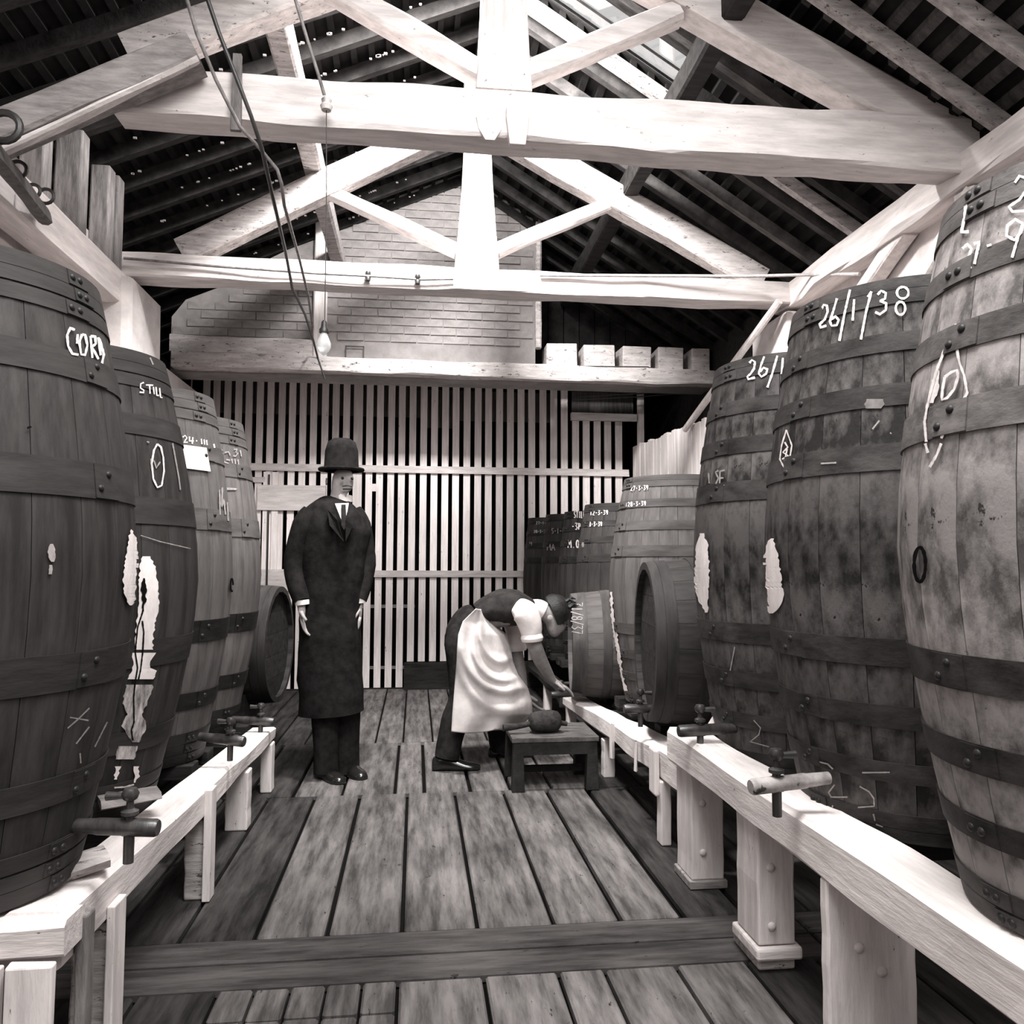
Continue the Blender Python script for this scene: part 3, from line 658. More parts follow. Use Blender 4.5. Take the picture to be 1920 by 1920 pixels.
def far(key, px, Y, r, Zt, Zb, lb, m, hm=HL):
    return upright(key, 'upright_cask', lb, tangX(px, Y, r), Y, r, r*.77, Zt, Zb, BR, m, hm, -.8, group=GR, ns=18)
R5 = far('R5', 1079, 6.06, .345, 1.2+114*6.05/1500, .42, 'fifth upright right cask, dated 12-3-39, behind the lying barrel', CL, HL)
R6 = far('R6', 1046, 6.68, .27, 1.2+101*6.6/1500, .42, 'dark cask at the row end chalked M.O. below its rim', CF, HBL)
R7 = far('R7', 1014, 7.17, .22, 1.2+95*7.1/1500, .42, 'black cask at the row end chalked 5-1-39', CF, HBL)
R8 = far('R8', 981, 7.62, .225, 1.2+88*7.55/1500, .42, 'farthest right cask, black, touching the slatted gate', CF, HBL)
# lying barrels, axis across the stillage
RXP = Matrix.Rotation(math.radians(90), 3, 'Y').to_quaternion().to_euler()
RXP3 = (Matrix.Rotation(math.radians(-5), 3, 'Z') @ Matrix.Rotation(math.radians(90), 3, 'Y')).to_quaternion().to_euler()
RXM8 = (Matrix.Rotation(math.radians(-8), 3, 'Z') @ Matrix.Rotation(math.radians(-90), 3, 'Y')).to_quaternion().to_euler()
RXM = Matrix.Rotation(math.radians(-90), 3, 'Y').to_quaternion().to_euler()
BH = [(.90, 1.0), (.78, .895), (.42, .55), (-.55, -.42), (-.895, -.78), (-1, -.9)]
H2 = Cask('lying_barrel', 'barrel on its side between upright casks, papers on its dark head', (1.95, 3.665, .835), .86, .405, .372, BH, CL, HL, lap=1.0, rot=RXM8, heads='boards', inside=CF, group='barrels lying on the stillages')
H1 = Cask('lying_barrel', 'barrel on its side chalked 31/8/37, tap held by the bending man', (1.90, 5.28, .662), .86, .372, .335, BH, CL2, HL2, lap=1.0, rot=RXM8, heads='boards', inside=CF, group='barrels lying on the stillages')
H3 = Cask('lying_barrel', 'barrel on its side beyond the last left cask, head towards the aisle', (-1.71, 5.36, .69), .86, .385, .36, BH, CL, HL, lap=1.0, rot=RXP3, heads='boards', inside=CF, group='barrels lying on the stillages')

# chalk and paint on the casks (traced strokes thrown on the curved staves)
Z4 = (.29167, 0, 440); Z5 = (.29167, 0, 960); Z7 = (.32292, 1300, 480); Z7b = (.32292, 1300, 1100); Z3 = (.375, 1200, 0); Z4b = (.22917, 940, 860)
L1.strokes('chalk_lettering', [[(482, 612), (452, 600), (432, 645), (438, 715), (465, 765), (505, 772)], [(500, 640), (495, 700)], [(528, 640), (510, 690), (522, 770), (548, 772), (562, 710), (548, 645), (528, 640)], [(582, 652), (594, 792)], [(582, 652), (612, 655), (616, 700), (592, 722), (634, 800)], [(632, 660), (648, 775)], [(640, 668), (668, 770), (655, 832)]], 4.5, zoom=Z4)
L1.strokes('chalk_marking', [[(575, 1260), (505, 1330), (435, 1390)], [(450, 1320), (570, 1340)], [(575, 1380), (490, 1490)], [(690, 1350), (610, 1510)], [(515, 1550), (520, 1615)]], 2.6, CHALKF, Z5)
L1.patch('white_patch', [(110, 840, 848), (180, 826, 880), (260, 812, 889), (400, 793, 897), (450, 792, 896), (520, 800, 890), (560, 812, 886), (600, 835, 850)], zoom=Z5)
L1.patch('scuff', [(205, 325, 345), (240, 308, 358), (290, 315, 355), (320, 330, 348)], CHALKF, Z5); L1.patch('scuff', [(340, 315, 340), (400, 312, 335)], CHALKF, Z5)
L1.strokes('bung_hole', [[(185, 1232), (190, 1245)]], 9, BLACK, Z4)
L2.strokes('chalk_lettering', [[(925, 950), (905, 958), (903, 985), (925, 1000), (924, 1015), (898, 1012)], [(938, 966), (985, 968)], [(962, 968), (965, 1022)], [(986, 978), (992, 1026)], [(1003, 978), (1008, 1032), (1022, 1034)], [(1026, 985), (1032, 1045), (1045, 1048)]], 2.6, zoom=Z4)
L2.strokes('chalk_lettering', [[(1012, 1345), (990, 1385), (976, 1470), (986, 1570), (1012, 1625), (1040, 1612), (1055, 1520), (1050, 1430), (1035, 1365), (1012, 1345)]], 3.4, zoom=Z4)
L2.strokes('chalk_marking', [[(990, 1450), (1005, 1500), (1030, 1460)], [(970, 1440), (975, 1500)], [(965, 790), (985, 835)], [(1110, 1340), (1150, 1560), (1160, 1640)], [(945, 1330), (960, 1335)]], 2.6, CHALKF, Z4)
L2.strokes('chalk_marking', [[(905, 150), (1030, 190), (1225, 235)]], 1.6, CHALKF, Z5)
L2.patch('white_splash', [(285, 915, 965), (350, 900, 998), (450, 895, 1012), (600, 895, 1026), (700, 880, 1000), (800, 870, 985), (885, 865, 985)], zoom=Z5)
L2.patch('white_splash', [(905, 850, 1006), (960, 852, 972), (1000, 855, 962), (1020, 850, 1005), (1075, 820, 985)], zoom=Z5)
L2.patch('white_splash', [(1110, 815, 985), (1170, 800, 970), (1230, 790, 945), (1300, 820, 915), (1375, 780, 945), (1400, 800, 935), (1480, 850, 895)], mat('thin_lime_splash', .10, .62, (6, 6, 1.5), 7, rough=.9, bump=.1), Z5)
L2.patch('white_splash', [(1505, 760, 890), (1560, 745, 870), (1590, 745, 860)], MATS['thin_lime_splash'], Z5)
L2.patch('white_splash', [(1635, 742, 775), (1720, 732, 752)], PAINTW, Z5); L2.patch('white_splash', [(1635, 855, 890), (1700, 870, 895), (1740, 860, 870)], PAINTW, Z5)
L2.strokes('chalk_marking', [[(735, 1772), (800, 1768), (862, 1752)]], 3.0, CHALK, Z5)
L2.patch('dark_drip', [(425, 915, 935), (500, 905, 942), (560, 915, 938), (640, 910, 926)], BLACK, Z5, off=.008)
L2.strokes('dark_drip', [[(918, 640), (885, 740), (870, 900), (885, 1000), (870, 1090), (860, 1190), (862, 1350), (845, 1400), (855, 1470)], [(915, 700), (925, 770), (918, 900), (905, 1010), (890, 1080)]], 2.8, BLACK, Z5, off=.008)
L3.strokes('chalk_lettering', [[(1122, 1285), (1126, 1330)], [(1175, 1302), (1190, 1290), (1202, 1306), (1182, 1335), (1208, 1334)], [(1218, 1298), (1218, 1326), (1246, 1326)], [(1240, 1302), (1236, 1345)], [(1260, 1325), (1268, 1325)], [(1294, 1312), (1298, 1346)], [(1312, 1316), (1316, 1350)], [(1328, 1320), (1332, 1356)], [(1375, 1345), (1380, 1370)]], 2.6, zoom=Z4)
L3.strokes('chalk_marking', [[(1412, 1640), (1415, 1800)], [(1430, 1625), (1425, 1750), (1440, 1700), (1450, 1800)], [(1462, 1720), (1468, 1840)]], 3, CHALKF, Z4)
L4.strokes('chalk_marking', [[(1405, 1380), (1392, 1395), (1410, 1408)], [(1430, 1382), (1415, 1400), (1435, 1408)], [(1445, 1400), (1470, 1395), (1480, 1420)], [(1505, 1380), (1525, 1378), (1515, 1398), (1530, 1405), (1515, 1425), (1500, 1420)], [(1545, 1385), (1552, 1425)], [(1440, 1460), (1470, 1470)], [(1490, 1440), (1494, 1470)], [(1510, 1440), (1514, 1475)], [(1530, 1445), (1534, 1478)], [(1455, 1445), (1480, 1450)]], 2.2, CHALKF, Z4)
L4.patch('scuff', [(1625, 1448, 1460), (1632, 1450, 1520), (1642, 1455, 1515)], CHALKF, Z4)
# paper sheet pinned on third cask
pr = MB(); C4 = [(1165, 1348), (1328, 1370), (1355, 1522), (1200, 1502)]
gp = []
for a in range(5):
    for b in range(5):
        u, v_ = a/4, b/4
        X_ = (C4[0][0]*(1-u)+C4[1][0]*u)*(1-v_)+(C4[3][0]*(1-u)+C4[2][0]*u)*v_; Y_ = (C4[0][1]*(1-u)+C4[1][1]*u)*(1-v_)+(C4[3][1]*(1-u)+C4[2][1]*u)*v_
        gp.append(L3.hit(X_*Z4[0], Y_*Z4[0]+440, .009) or V((0, 0, 0)))
pr.add(gp, [(a*5+b, a*5+b+1, (a+1)*5+b+1, (a+1)*5+b) for a in range(4) for b in range(4)])
po = tag(obj('paper_sheet', pr, PAPER), 'blank white paper sheet stuck on the third left cask', 'paper'); po.modifiers.new('s', 'SOLIDIFY').thickness = .001

def ell(cx, cy, rx, ry, n=14, a0=0, a1=6.283): return [(cx+rx*math.cos(a0+(a1-a0)*k/n), cy+ry*math.sin(a0+(a1-a0)*k/n)) for k in range(n+1)]
Z7s = (.32292, 1309, 481)
R2.strokes('chalk_lettering', [[(718, 305), (728, 280), (748, 285), (752, 320), (735, 365), (706, 392), (712, 412), (745, 400)], [(806, 243), (785, 315), (765, 375), (775, 402), (805, 398), (816, 368), (798, 348), (770, 365)], [(882, 192), (850, 330), (820, 490)], [(906, 248), (897, 372)], [(1006, 203), (985, 235)], [(1006, 203), (975, 320), (945, 482)], [(1042, 222), (1062, 198), (1090, 212), (1085, 245), (1055, 258)], [(1055, 258), (1092, 272), (1090, 310), (1055, 335), (1028, 322)], ell(1188, 210, 34, 34), ell(1175, 300, 28, 38)], 4.4, zoom=Z7s)
R2.patch('white_patch', [(1640, 445, 462), (1700, 418, 482), (1780, 402, 500), (1920, 398, 515), (1985, 408, 527), (2020, 416, 515), (2075, 440, 462)], zoom=Z7)
R2.strokes('chalk_marking', [[(540, 1010), (512, 1100), (502, 1180), (530, 1235), (562, 1160), (572, 1100), (540, 1010)], [(530, 1080), (548, 1110), (520, 1140), (552, 1160), (515, 1180)], [(545, 1120), (530, 1190)]], 2.8, CHALK, Z7)
R2.patch('scuff', [(830, 1010, 1100), (860, 985, 1110), (885, 1000, 1090)], mat('chalk_smear', .10, .22, (1, 1, 1), 20, bump=0), Z7)
R2.strokes('chalk_marking', [[(740, 1205), (830, 1200)], [(1080, 955), (1040, 1005)], [(1142, 1025), (1150, 1032)]], 3, CHALKF, Z7)
R2.strokes('chalk_marking', [[(700, 1010), (780, 1030), (810, 1060)], [(820, 1150), (785, 1195), (800, 1222), (895, 1222)], [(965, 1160), (1020, 1190), (1048, 1230), (1050, 1275), (955, 1282)], [(1045, 1320), (1055, 1360)], [(1060, 1380), (1100, 1395)], [(810, 1270), (795, 1320)], [(980, 1080), (1140, 1078)]], 2.8, CHALKF, Z7b)
#R2.patch('dark_stain', [(850, 770, 930), (950, 785, 925), (1030, 800, 970), (1100, 810, 970), (1200, 820, 950), (1240, 935, 955)], BLACK, Z7b, off=.0066)
R3.strokes('chalk_lettering', [[(298, 618), (312, 600), (330, 612), (325, 650), (305, 680), (285, 698), (292, 712), (330, 702)], [(384, 580), (365, 630), (352, 680), (368, 698), (395, 680), (402, 655), (380, 645), (360, 668)], [(460, 575), (430, 680), (402, 760)], [(492, 588), (485, 682)], [(572, 560), (548, 650), (536, 750)]], 4.2, zoom=Z7s)
R3.strokes('chalk_marking', [[(88, 1260), (92, 1320)], [(145, 1245), (128, 1255), (145, 1290), (128, 1330)], [(182, 1243), (155, 1250), (152, 1328), (180, 1330)], [(153, 1290), (175, 1288)]], 2.8, CHALKF, Z7)
R3.patch('white_patch', [(1610, 42, 58), (1680, 18, 84), (1800, 8, 94), (1920, 8, 90), (1985, 22, 90), (2015, 40, 85), (2070, 66, 82)], zoom=Z7)
R3.strokes('chalk_marking', [[(240, 350), (200, 560)], [(350, 775), (390, 820), (380, 860), (330, 900), (440, 930)]], 2.0, CHALKF, Z7b)
Z3 = (.375, 1212, 3); Z7c = (.32292, 1311, 481)
R1.strokes('chalk_lettering', [[(1842, 905), (1865, 872), (1900, 882), (1905, 935), (1865, 990), (1812, 1025), (1830, 1050), (1905, 1045)], [(1598, 1000), (1590, 1080), (1575, 1152), (1612, 1150)], [(1882, 1110), (1845, 1088), (1805, 1120), (1800, 1170), (1840, 1192), (1875, 1150), (1882, 1110), (1850, 1205), (1828, 1280)], [(1580, 1235), (1605, 1212), (1625, 1235), (1610, 1285), (1578, 1325), (1600, 1332), (1625, 1325)], [(1636, 1210), (1664, 1202), (1640, 1312)], [(1702, 1222), (1725, 1214)]], 5.5, zoom=Z3)
R1.strokes('chalk_lettering', [[(1490, 390), (1492, 430)], [(1486, 462), (1503, 580), (1512, 620), (1538, 690), (1556, 790), (1520, 860), (1490, 890)], [(1478, 905), (1440, 970), (1405, 1055)], [(1438, 490), (1410, 580), (1385, 640), (1350, 760), (1325, 860), (1308, 960), (1318, 1075)], [(1405, 1085), (1380, 1150), (1338, 1222)], [(1312, 1085), (1328, 1140)], [(1425, 700), (1412, 775), (1408, 832), (1440, 820), (1480, 770), (1502, 700), (1498, 658), (1462, 672), (1425, 700)]], 5.0, zoom=Z7c)
R1.patch('chalk_smudge', [(650, 1375, 1390), (720, 1352, 1392), (790, 1340, 1388), (850, 1335, 1360)], CHALK, Z7c)
bung = (1315, 1790)
R1.strokes('bung', [ell(1315, 1792, 33, 100, 24)], 7, BLACK, Z7)
L3.strokes('bung', [ell(1490, 470, 8, 42, 14)], 3.5, BLACK, Z5)
# small chalk dates with a stroke font
FONT = {'0': [ell(.5, .5, .4, .5, 10)], '1': [[(.5, 0), (.5, 1)]], '2': [[(.1, .2), (.5, 0), (.9, .25), (.1, 1), (.9, 1)]], '3': [[(.1, 0), (.9, 0), (.4, .42), (.9, .7), (.5, 1), (.1, .9)]], '4': [[(.6, 0), (.1, .65), (.9, .65)], [(.65, .3), (.65, 1)]], '5': [[(.9, 0), (.2, 0), (.2, .45), (.8, .5), (.8, .9), (.1, 1)]], '7': [[(.1, 0), (.9, 0), (.4, 1)]], '8': [ell(.5, .25, .3, .25, 10), ell(.5, .74, .36, .26, 10)], '9': [ell(.5, .28, .35, .28, 10), [(.85, .3), (.6, 1)]], '-': [[(.2, .5), (.8, .5)]], '/': [[(.9, -.1), (.1, 1.1)]], 'M': [[(0, 1), (.1, 0), (.5, .6), (.9, 0), (1, 1)]], 'A': [[(0, 1), (.5, 0), (1, 1)], [(.2, .6), (.8, .6)]], 'H': [[(.1, 0), (.1, 1)], [(.9, 0), (.9, 1)], [(.1, .5), (.9, .5)]], 'S': [[(.9, .1), (.3, 0), (.1, .25), (.9, .7), (.6, 1), (.1, .9)]], 'T': [[(0, 0), (1, 0)], [(.5, 0), (.5, 1)]], 'I': [[(.5, 0), (.5, 1)]], 'L': [[(.2, 0), (.2, 1), (.8, 1)]], 'P': [[(.2, 1), (.2, 0), (.8, .1), (.7, .5), (.2, .5)]], '.': [[(.4, .95), (.55, .95)]], 'O': [ell(.5, .5, .4, .5, 12)], '#': [[(.3, 0), (.3, 1)], [(.7, 0), (.7, 1)], [(0, .5), (1, .5)]], ' ': []}
def text(c, s_, x, y, cw, ch, slope=0, wpx=2, m=None, vert=False):
    L = []
    for i, g in enumerate(s_):
        for st in FONT[g]:
            if vert: L.append([(x-v_*ch, y+(i+u)*cw) for u, v_ in st])
            else: L.append([(x+(i+u*.8)*cw, y+v_*ch+slope*(i+u)*cw) for u, v_ in st])
    return c.strokes('chalk_lettering', L, wpx, m, (1, 0, 0))
text(R4, '27-3-39', 1182, 912, 4.9, 8, -.06, 1.8); text(R4, '128-3-39', 1172, 942, 5.0, 8, -.06, 1.8, CHALK)
text(R5, '12-3-39', 1106, 958, 5.0, 8, -.04, 1.8); text(R5, '128-3-39', 1096, 979, 4.2, 8, -.02, 1.8); text(R5, '#', 1090, 1017, 7, 9, 0, 1.6, CHALKF)
text(R6, 'STILL', 1076, 959, 4.4, 12, 0, 2.0); text(R6, '-3P', 1072, 981, 6, 12, 0, 2.0); text(R6, 'M.O', 1065, 1013, 7.5, 14, 0, 2.2)
text(R7, '5-1-39', 1034, 991, 5.0, 9, 0, 1.6, CHALKF); text(R7, 'MA', 1026, 1020, 8, 12, 0, 1.6, CHALKF)
text(R8, '27-1-39', 1005, 978, 3.9, 5, 0, 1.4, CHALKF); text(R8, '28-3-39', 1001, 994, 3.6, 5, 0, 1.4, CHALKF); text(R8, 'H', 993, 1016, 5, 7, 0, 1.4, CHALKF)
text(H1, '31/8/37', 1092, 1129, 8.6, 20, 0, 1.8, CHALKF, vert=True)
R4.patch('lime_edge', [(1090, 856, 873), (1200, 858, 880), (1350, 863, 897), (1500, 878, 925), (1600, 890, 945), (1700, 905, 952), (1800, 940, 968), (1900, 965, 1000)], zoom=(.22917, 948, 860))
# papers on the head of the lying barrel (its head faces the aisle)
hx = 1.98-.83-.004
for (px0, py0, px1, py1) in ((1228, 1215, 1243, 1231), (1235, 1242, 1243, 1254), (1231, 1267, 1240, 1284)):
    a = atX(px0, py0, hx); b = atX(px1, py1, hx)
    q = MB().box((hx-.002, a.y, a.z), (hx, b.y, b.z)); obj('paper_label', q, CHALKF, H2.root)

# taps
def tp(c, px, py, X, d, L, m, r=.021, key=1): return c.tap(atX(px, py, X), d, L, m, r, key)
L1.tap(atY(176, 1549, 2.02), V((1, -.10, -.03)), .150, TAPW, .0195)
L3.tap(atY(400, 1384, 3.45), V((1, -.25, -.08)), .135, TAPW, .021)
L4.tap(atY(458, 1350, 4.35), V((1, -.1, -.06)), .155, TAPW, .021)
R2.tap(atY(1515, 1463, 2.02), V((-1, -.10, -.05)), .165, TAPL, .0195)
R3.tap(atY(1362, 1366, 2.86), V((-1, -.05, -.02)), .185, TAPW, .021)
H2.tap(atY(1238, 1328, 3.70), V((-1, 0, 0)), .175, TAPW, .021)
h1tap = H1.tap(atY(1074, 1301, 5.22), V((-1, -.15, .0)), .15, TAPW, .02)

# ============================================================ STILLAGES
def rail(x, y0, y1, z0, z1, w_, m_=WY, n=16, jit=.007):
    return MB().beam((x, y0, (z0+z1)/2), (x, y1, (z0+z1)/2), w_, z1-z0, n=n, jit=jit, bev=.014)
# right near
SR = thing('stillage', 'heavy whitewashed stillage carrying the three nearest right casks', 'stillage', (1.2, 2, 0), group='whitewashed cask stillages')
obj('rail', rail(1.075, .75, 3.14, .425, .55, .15, n=26, jit=.006), WY, SR)
obj('rail', rail(1.95, .75, 3.3, .30, .42, .12), TDARK, SR)
def post(parent, x0, x1, y0, y1, z0, z1, m_=WZ, bolts=(), name='post'):
    n = MB(); rs = []
    for t in np.linspace(0, 1, 7):
        z = z0+(z1-z0)*t; q = .004*noise.noise(V((x0*7, t*5, y0)))
        rs.append([(x0+q, y0, z), (x1+q, y0, z), (x1+q, y1, z), (x0+q, y1, z)])
    n.rings(rs); p = obj(name, n, m_, parent, bevel=.006)
    for (bx, bz) in bolts:
        obj('bolt_head', MB().lathe([(.013, 0), (.012, .004), (.007, .008), (.0005, .009)], (x0+(x1-x0)*bx, y0-.0005, bz), V((0, -1, 0)), 12), WX, p)
    return p
post(SR, 1.03, 1.155, 2.95, 3.12, .03, .426, bolts=((.35, .31), (.35, .13)))

post(SR, 1.02, 1.135, 2.34, 2.50, .075, .43, bolts=((.35, .30), (.35, .13)))
post(SR, 1.002, 1.232, 1.90, 1.935, .03, .43, bolts=((.35, .27), (.6, .21)))
obj('pad', MB().box((1.02, 2.94, 0), (1.165, 3.13, .03)), TGREY, SR, bevel=.004)
obj('pad', MB().box((1.008, 2.325, .035), (1.15, 2.52, .072)), WX, SR, bevel=.008)
obj('pad', MB().box((1.02, 2.345, 0), (1.135, 2.54, .035)), WG, SR, bevel=.008)
obj('pad', MB().box((.995, 1.89, 0), (1.24, 1.95, .03)), WG, SR, bevel=.008)
for yy in (1.0, 3.12, 2.45, 1.72):
    post(SR, 1.90, 2.0, yy, yy+.12, 0, .31, TDARK)
def bearer(parent, x0, x1, yc, z1, m_=TDARK, h=.07, w_=.10): obj('bearer', MB().box((x0, yc-w_/2, z1-h), (x1, yc+w_/2, z1)), m_, parent, bevel=.005)
bearer(SR, 1.15, 2.02, R1_y := 1.24, .553); bearer(SR, 1.15, 2.02, 1.52, .553)
bearer(SR, 1.15, 2.02, 2.05, .498); bearer(SR, 1.15, 2.02, 2.33, .498)
bearer(SR, 1.15, 2.02, 2.83, .453); bearer(SR, 1.15, 2.02, 3.08, .453)
obj('wedge_block', MB().rings([[(1.14+.05-w_, 3.02, z), (1.14+.05+w_*.2, 3.02, z), (1.14+.05+w_*.2, 3.09, z), (1.19-w_, 3.09, z)] for z, w_ in ((.55, .055), (.61, .015))]), WX, SR)
# right far
SF = thing('stillage', 'lower whitewashed stillage behind the stool, bearing the far right casks', 'stillage', (1.3, 5, 0), group='whitewashed cask stillages')
obj('rail', MB().beam((1.13, 3.16, .350), (1.13, 5.75, .225), .14, .135, h1=.07, n=22, jit=.007, bev=.012), WY, SF)
obj('rail', rail(1.13, 5.76, 7.7, .19, .26, .13), TDARK, SF)  # far rail coloured dark to paint in the gloom at the row end
obj('rail', rail(1.98, 3.32, 7.8, .25, .38, .12), TDARK, SF)
for (x0, x1, yy) in ((1.055, 1.10, 3.40), (1.065, 1.13, 4.50), (1.065, 1.13, 5.6), (1.065, 1.13, 6.6)): post(SF, x0, x1, yy, yy+.07, 0, .27 if yy < 4 else .21)
for yy in (3.42, 4.55, 5.5, 6.6, 7.4): post(SF, 1.93, 2.03, yy, yy+.1, 0, .26, TDARK)
obj('cleat', MB().rings([[(1.035+d, y_+.0, z) for y_, d in ((3.42, 0), (3.52, 0), (3.52, .022), (3.42, .022))] for z in (.20, .24, .40)]), WZ, SF, bevel=.01)
obj('cleat', MB().beam((1.05, 3.78, .22), (1.05, 3.78, .36), .02, .025, up=V((0, 1, 0)), n=5), WZ, SF)
obj('cleat', MB().beam((1.05, 4.25, .17), (1.05, 4.25, .35), .02, .04, up=V((0, 1, 0)), n=5), WZ, SF)
for yc in (3.55, 3.92): bearer(SF, 1.2, 2.05, yc, .41+.0, h=.1)
for c, zz in ((H2, .41), (H1, .27), ):
    for xx in (1.32, 1.78):
        cy = c.M.translation.y; cz = c.M.translation.z; n = MB()
        rr = c.r((1.98 if c is H2 else 1.90)-xx)+.006; P = []
        for sgn in (-1, 1):
            a0 = math.asin(min(.98, (cz-zz-.01)/rr)) ; y_at = cy+sgn*math.sqrt(max(rr*rr-(cz-zz-.09)**2, 0))
            y_lo = cy+sgn*math.sqrt(max(rr*rr-(cz-zz)**2, 0)) if rr > cz-zz else cy+sgn*.05
            n.add([(xx-.03, y_lo, zz), (xx+.03, y_lo, zz), (xx+.03, y_at+sgn*.03, zz), (xx-.03, y_at+sgn*.03, zz), (xx-.03, y_at, zz+.09), (xx+.03, y_at, zz+.09), (xx+.03, y_at+sgn*.03, zz+.09), (xx-.03, y_at+sgn*.03, zz+.09)], [(0, 1, 2, 3), (4, 7, 6, 5), (0, 4, 5, 1), (1, 5, 6, 2), (2, 6, 7, 3), (3, 7, 4, 0)])
        obj('chock', n, TDARK, SF)
for yc in (4.43, 4.70, 5.88, 6.1, 6.55, 6.72, 7.05, 7.2, 7.53, 7.7): bearer(SF, 1.19, 2.05, yc, .417, h=.06)
for yc in (5.05, 5.42): bearer(SF, 1.2, 2.05, yc, .268, h=.05)
# left
SLf = thing('stillage', 'long whitewashed stillage under the row of left casks', 'stillage', (-1, 3, 0), group='whitewashed cask stillages')
obj('rail', MB().beam((-.81, 1.88, .3875), (-.81, 4.52, .283), .13, .125, h1=.07, n=26, jit=.004, bev=.012), WY, SLf)
obj('rail', rail(-1.62, 1.0, 4.62, .26, .37, .12), TDARK, SLf)
for (x0, x1, y0, z1, m_) in ((-.84, -.742, 3.80, .26, WZ), (-.81, -.742, 3.05, .28, WG), (-.80, -.742, 4.40, .25, WZ), (-.83, -.742, 2.14, .315, WG)):
    post(SLf, x0, x1, y0, y0+.09, 0, z1, m_)
obj('cleat', MB().box((-.742, 3.03, 0), (-.715, 3.10, .39)), WZ, SLf, bevel=.003)
obj('cleat', MB().box((-.742, 2.12, 0), (-.722, 2.20, .36)), WZ, SLf, bevel=.003)
for yy in (1.2, 2.1, 3.05, 3.8, 4.44): post(SLf, -1.67, -1.57, yy, yy+.1, 0, .27, TDARK)
for yc, zz in ((1.95, .453), (2.2, .453), (2.76, .383), (3.0, .383), (3.52, .373), (3.77, .373), (4.35, .318), (4.6, .318)):
    bearer(SLf, -1.72, -.90, yc, zz, h=.06)
obj('wedge_block', MB().beam((-.95, 2.62, .47), (-.80, 2.70, .475), .10, .03, n=4), TGREY, SLf)
obj('wedge_block', MB().beam((-.87, 2.10, .452), (-.76, 2.16, .47), .12, .03, n=4), WG, SLf)
# left front end: boarded end of the stillage
obj('end_beam', MB().beam((-1.70, 1.875, .405), (-.725, 1.885, .41), .11, .075, n=10, jit=.005), WX, SLf)
x = -1.5
for (x0, x1) in ((-1.62, -1.44), (-1.435, -1.25), (-1.245, -1.075), (-1.07, -.945), (-.94, -.832), (-.827, -.728)):
    obj('end_board', MB().box((x0+.003, 1.80, .19), (x1-.003, 1.825, .375), jit=.003), WZ, SLf, bevel=.004)
obj('end_beam', MB().beam((-1.70, 1.83, .145), (-.72, 1.83, .15), .08, .085, n=8), WX, SLf)
post(SLf, -.78, -.722, 1.80, 1.87, 0, .11, WZ); post(SLf, -.741, -.715, 1.93, 1.98, 0, .42, TGREYZ)
# bearers under far-left barrel
SB = thing('barrel_cradle', 'low dark cradle under the far left lying barrel', 'cradle', (-1.3, 5.31, 0))
for xx in (-1.55, -1.05):
    n = MB(); P = []
    for k in range(9):
        t = -1+2*k/8; yy = 5.31+t*.28; P.append((yy, .69-math.sqrt(.393**2-(t*.28)**2)))
    n.add([(xx-.04, y_, z_-.001) for y_, z_ in P]+[(xx-.04, 5.59, 0), (xx-.04, 5.03, 0)]+[(xx+.04, y_, z_-.001) for y_, z_ in P]+[(xx+.04, 5.59, 0), (xx+.04, 5.03, 0)],
          [tuple(range(11)), tuple(range(21, 10, -1))]+[(i, (i+1) % 11, 11+(i+1) % 11, 11+i) for i in range(11)])
    obj('cradle_block', n, TDARK, SB)

# ============================================================ STOOL, MALLET
ST = thing('low_stool', 'low dark wooden stool holding a mallet beside the bending man', 'stool', (.75, 4.45, 0))
for (a, b) in ((4.268, 4.46), (4.462, 4.66)): obj('seat_board', MB().box((.515, a, .255), (.985, b, .282)), STOOLM, ST, bevel=.004)
for (x, y) in ((.55, 4.30), (.95, 4.30), (.55, 4.62), (.95, 4.62)):
    obj('leg', MB().rings([[(x-w_, y-w_, z), (x+w_, y-w_, z), (x+w_, y+w_, z), (x-w_, y+w_, z)] for z, w_ in ((0, .034), (.255, .026))]), STOOLD, ST, bevel=.003)
obj('apron_board', MB().box((.56, 4.272, .19), (.95, 4.29, .255)), STOOLD, ST); obj('apron_board', MB().box((.56, 4.63, .19), (.95, 4.648, .255)), STOOLD, ST)
obj('stretcher', MB().box((.57, 4.44, .06), (.93, 4.48, .09)), STOOLD, ST)
mc = atZ(1022, 1352, .282+.062); 
ML = thing('mallet', 'round wooden mallet lying on the low stool', 'mallet', (mc.x, mc.y, .282))
ax = V((1, .12, 0)).normalized(); mc = V((mc.x, mc.y, .282+.061))
obj('mallet_head', MB().lathe([(.001, -.09), (.03, -.088), (.05, -.075), (.058, -.03), (.061, .03), (.052, .07), (.034, .085), (.001, .088)], mc, ax, 14), MALW, ML)
obj('handle', MB().tube([mc-ax*.085-V((0, 0, .01)), mc-ax*.16-V((0, 0, .022)), mc-ax*.235-V((0, 0, .026))], [.014, .016, .019], 9), MALW, ML)
obj('handle_end', MB().tube([mc+ax*.08-V((0, 0, .01)), mc+ax*.125-V((0, 0, .02))], [.014, .013], 8), MALW, ML)

